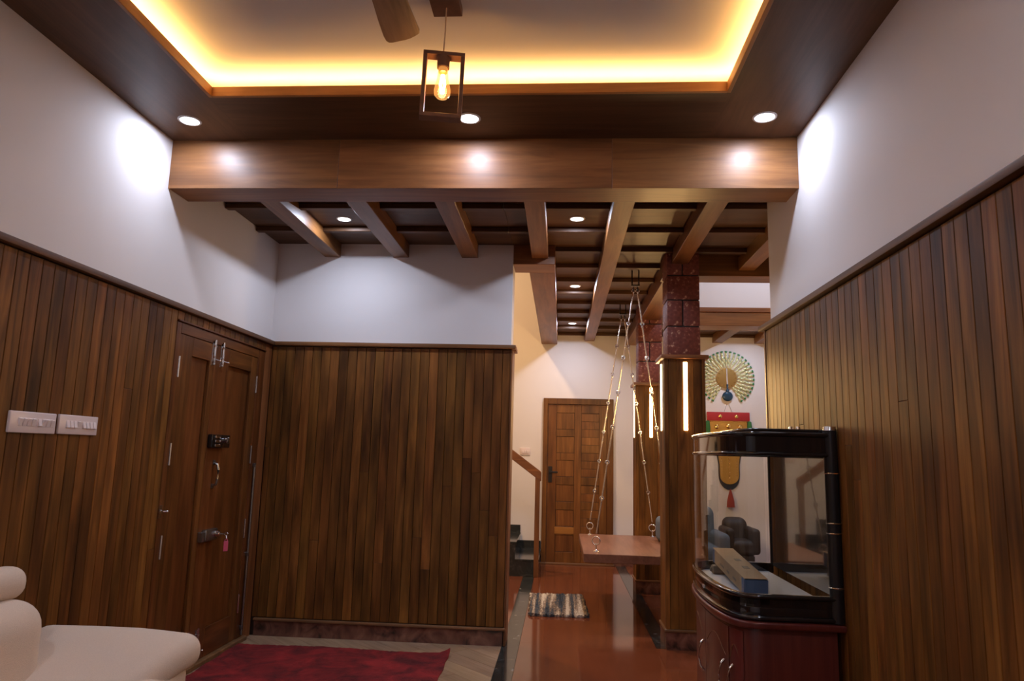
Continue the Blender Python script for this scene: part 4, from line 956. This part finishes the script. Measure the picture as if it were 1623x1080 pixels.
bm = bmesh.new()
for i in range(22): bm_ball(bm, (HX - 0.235 + 0.47 * i / 21, YF - 0.026, 1.905), 0.008, u=6, v=4)
for i in range(12): bm_ball(bm, (HX, YF - 0.026, 1.53 - 0.036 * i), 0.011, u=8, v=5)
for s_ in (-1, 1):
    for i in range(7): bm_ball(bm, (HX + s_ * 0.10, YF - 0.026, 1.42 - 0.036 * i), 0.008, u=6, v=4)
tag(put('beads', mesh_from(bm, 'beads', 1), 'gold_bright', gp), kind='stuff')
for s_ in (-1, 1):
    bm = bmesh.new(); bm_lathe(bm, [(0.030, -0.20), (0.034, -0.10), (0.024, -0.01), (0.010, 0.0)], 12); put('green_tassel', mesh_from(bm, 't', 1), 'green_cloth', hg, (HX + s_ * 0.272, YF - 0.036, 1.915))
bm = bmesh.new(); bm_lathe(bm, [(0.052, -0.20), (0.046, -0.12), (0.022, -0.02), (0.016, 0.0), (0.006, 0.03)], 14); put('red_tassel', mesh_from(bm, 't', 1), 'red_tassel', hg, (HX, YF - 0.055, 1.0))
bm = bmesh.new()
bm_tube(bm, [(HX - 0.05, YF - 0.006, 2.03), (HX - 0.012, YF - 0.006, 2.14), (HX + 0.012, YF - 0.006, 2.14), (HX + 0.055, YF - 0.006, 2.03)], 0.0025, 5); put('hanging_wire', mesh_from(bm, 'wire'), 'steel', hg)

# ------------------------------------------------------------------ chairs half seen behind the nearer pillar and through the tank
def armchair(name, x, y, wid, dep, hback, mat, label):
    e = empty(name, (x, y, 0), label, 'armchair')
    soft('seat', x - wid / 2, x + wid / 2, y - dep / 2, y + dep / 2, 0.28, 0.46, 0.06, e, None, mat)
    def fn(c): c.y += 0.15 * c.z - 0.25 * c.x * c.x
    soft('backrest', x - wid / 2, x + wid / 2, y + dep / 2 - 0.14, y + dep / 2 + 0.06, 0.36, hback, 0.09, e, fn, mat)
    aw = min(0.07, wid * 0.17)
    for s_ in (-1, 1): soft('armrest', x + s_ * wid / 2 - aw, x + s_ * wid / 2 + aw, y - dep / 2, y + dep / 2 - 0.02, 0.30, 0.60, aw * 0.85, e, None, mat)
    box('base_frame', x - wid / 2 + 0.02, x + wid / 2 - 0.02, y - dep / 2 + 0.02, y + dep / 2 - 0.02, 0.20, 0.29, 'chair_brown', e, bev=0.01)
    for a in (-1, 1):
        for b in (-1, 1): box('leg', x + a * (wid / 2 - 0.06) - 0.02, x + a * (wid / 2 - 0.06) + 0.02, y + b * (dep / 2 - 0.06) - 0.02, y + b * (dep / 2 - 0.06) + 0.02, 0, 0.21, 'chair_brown', e, bev=0.004)
armchair('armchair', 1.47, 8.50, 0.68, 0.62, 0.86, 'cushion_blue', 'blue grey rounded armchair half hidden behind the nearer pillar')
armchair('armchair', 2.18, 9.10, 0.30, 0.50, 0.70, 'chair_brown', 'dark rounded armchair seen through the aquarium below the hanging')
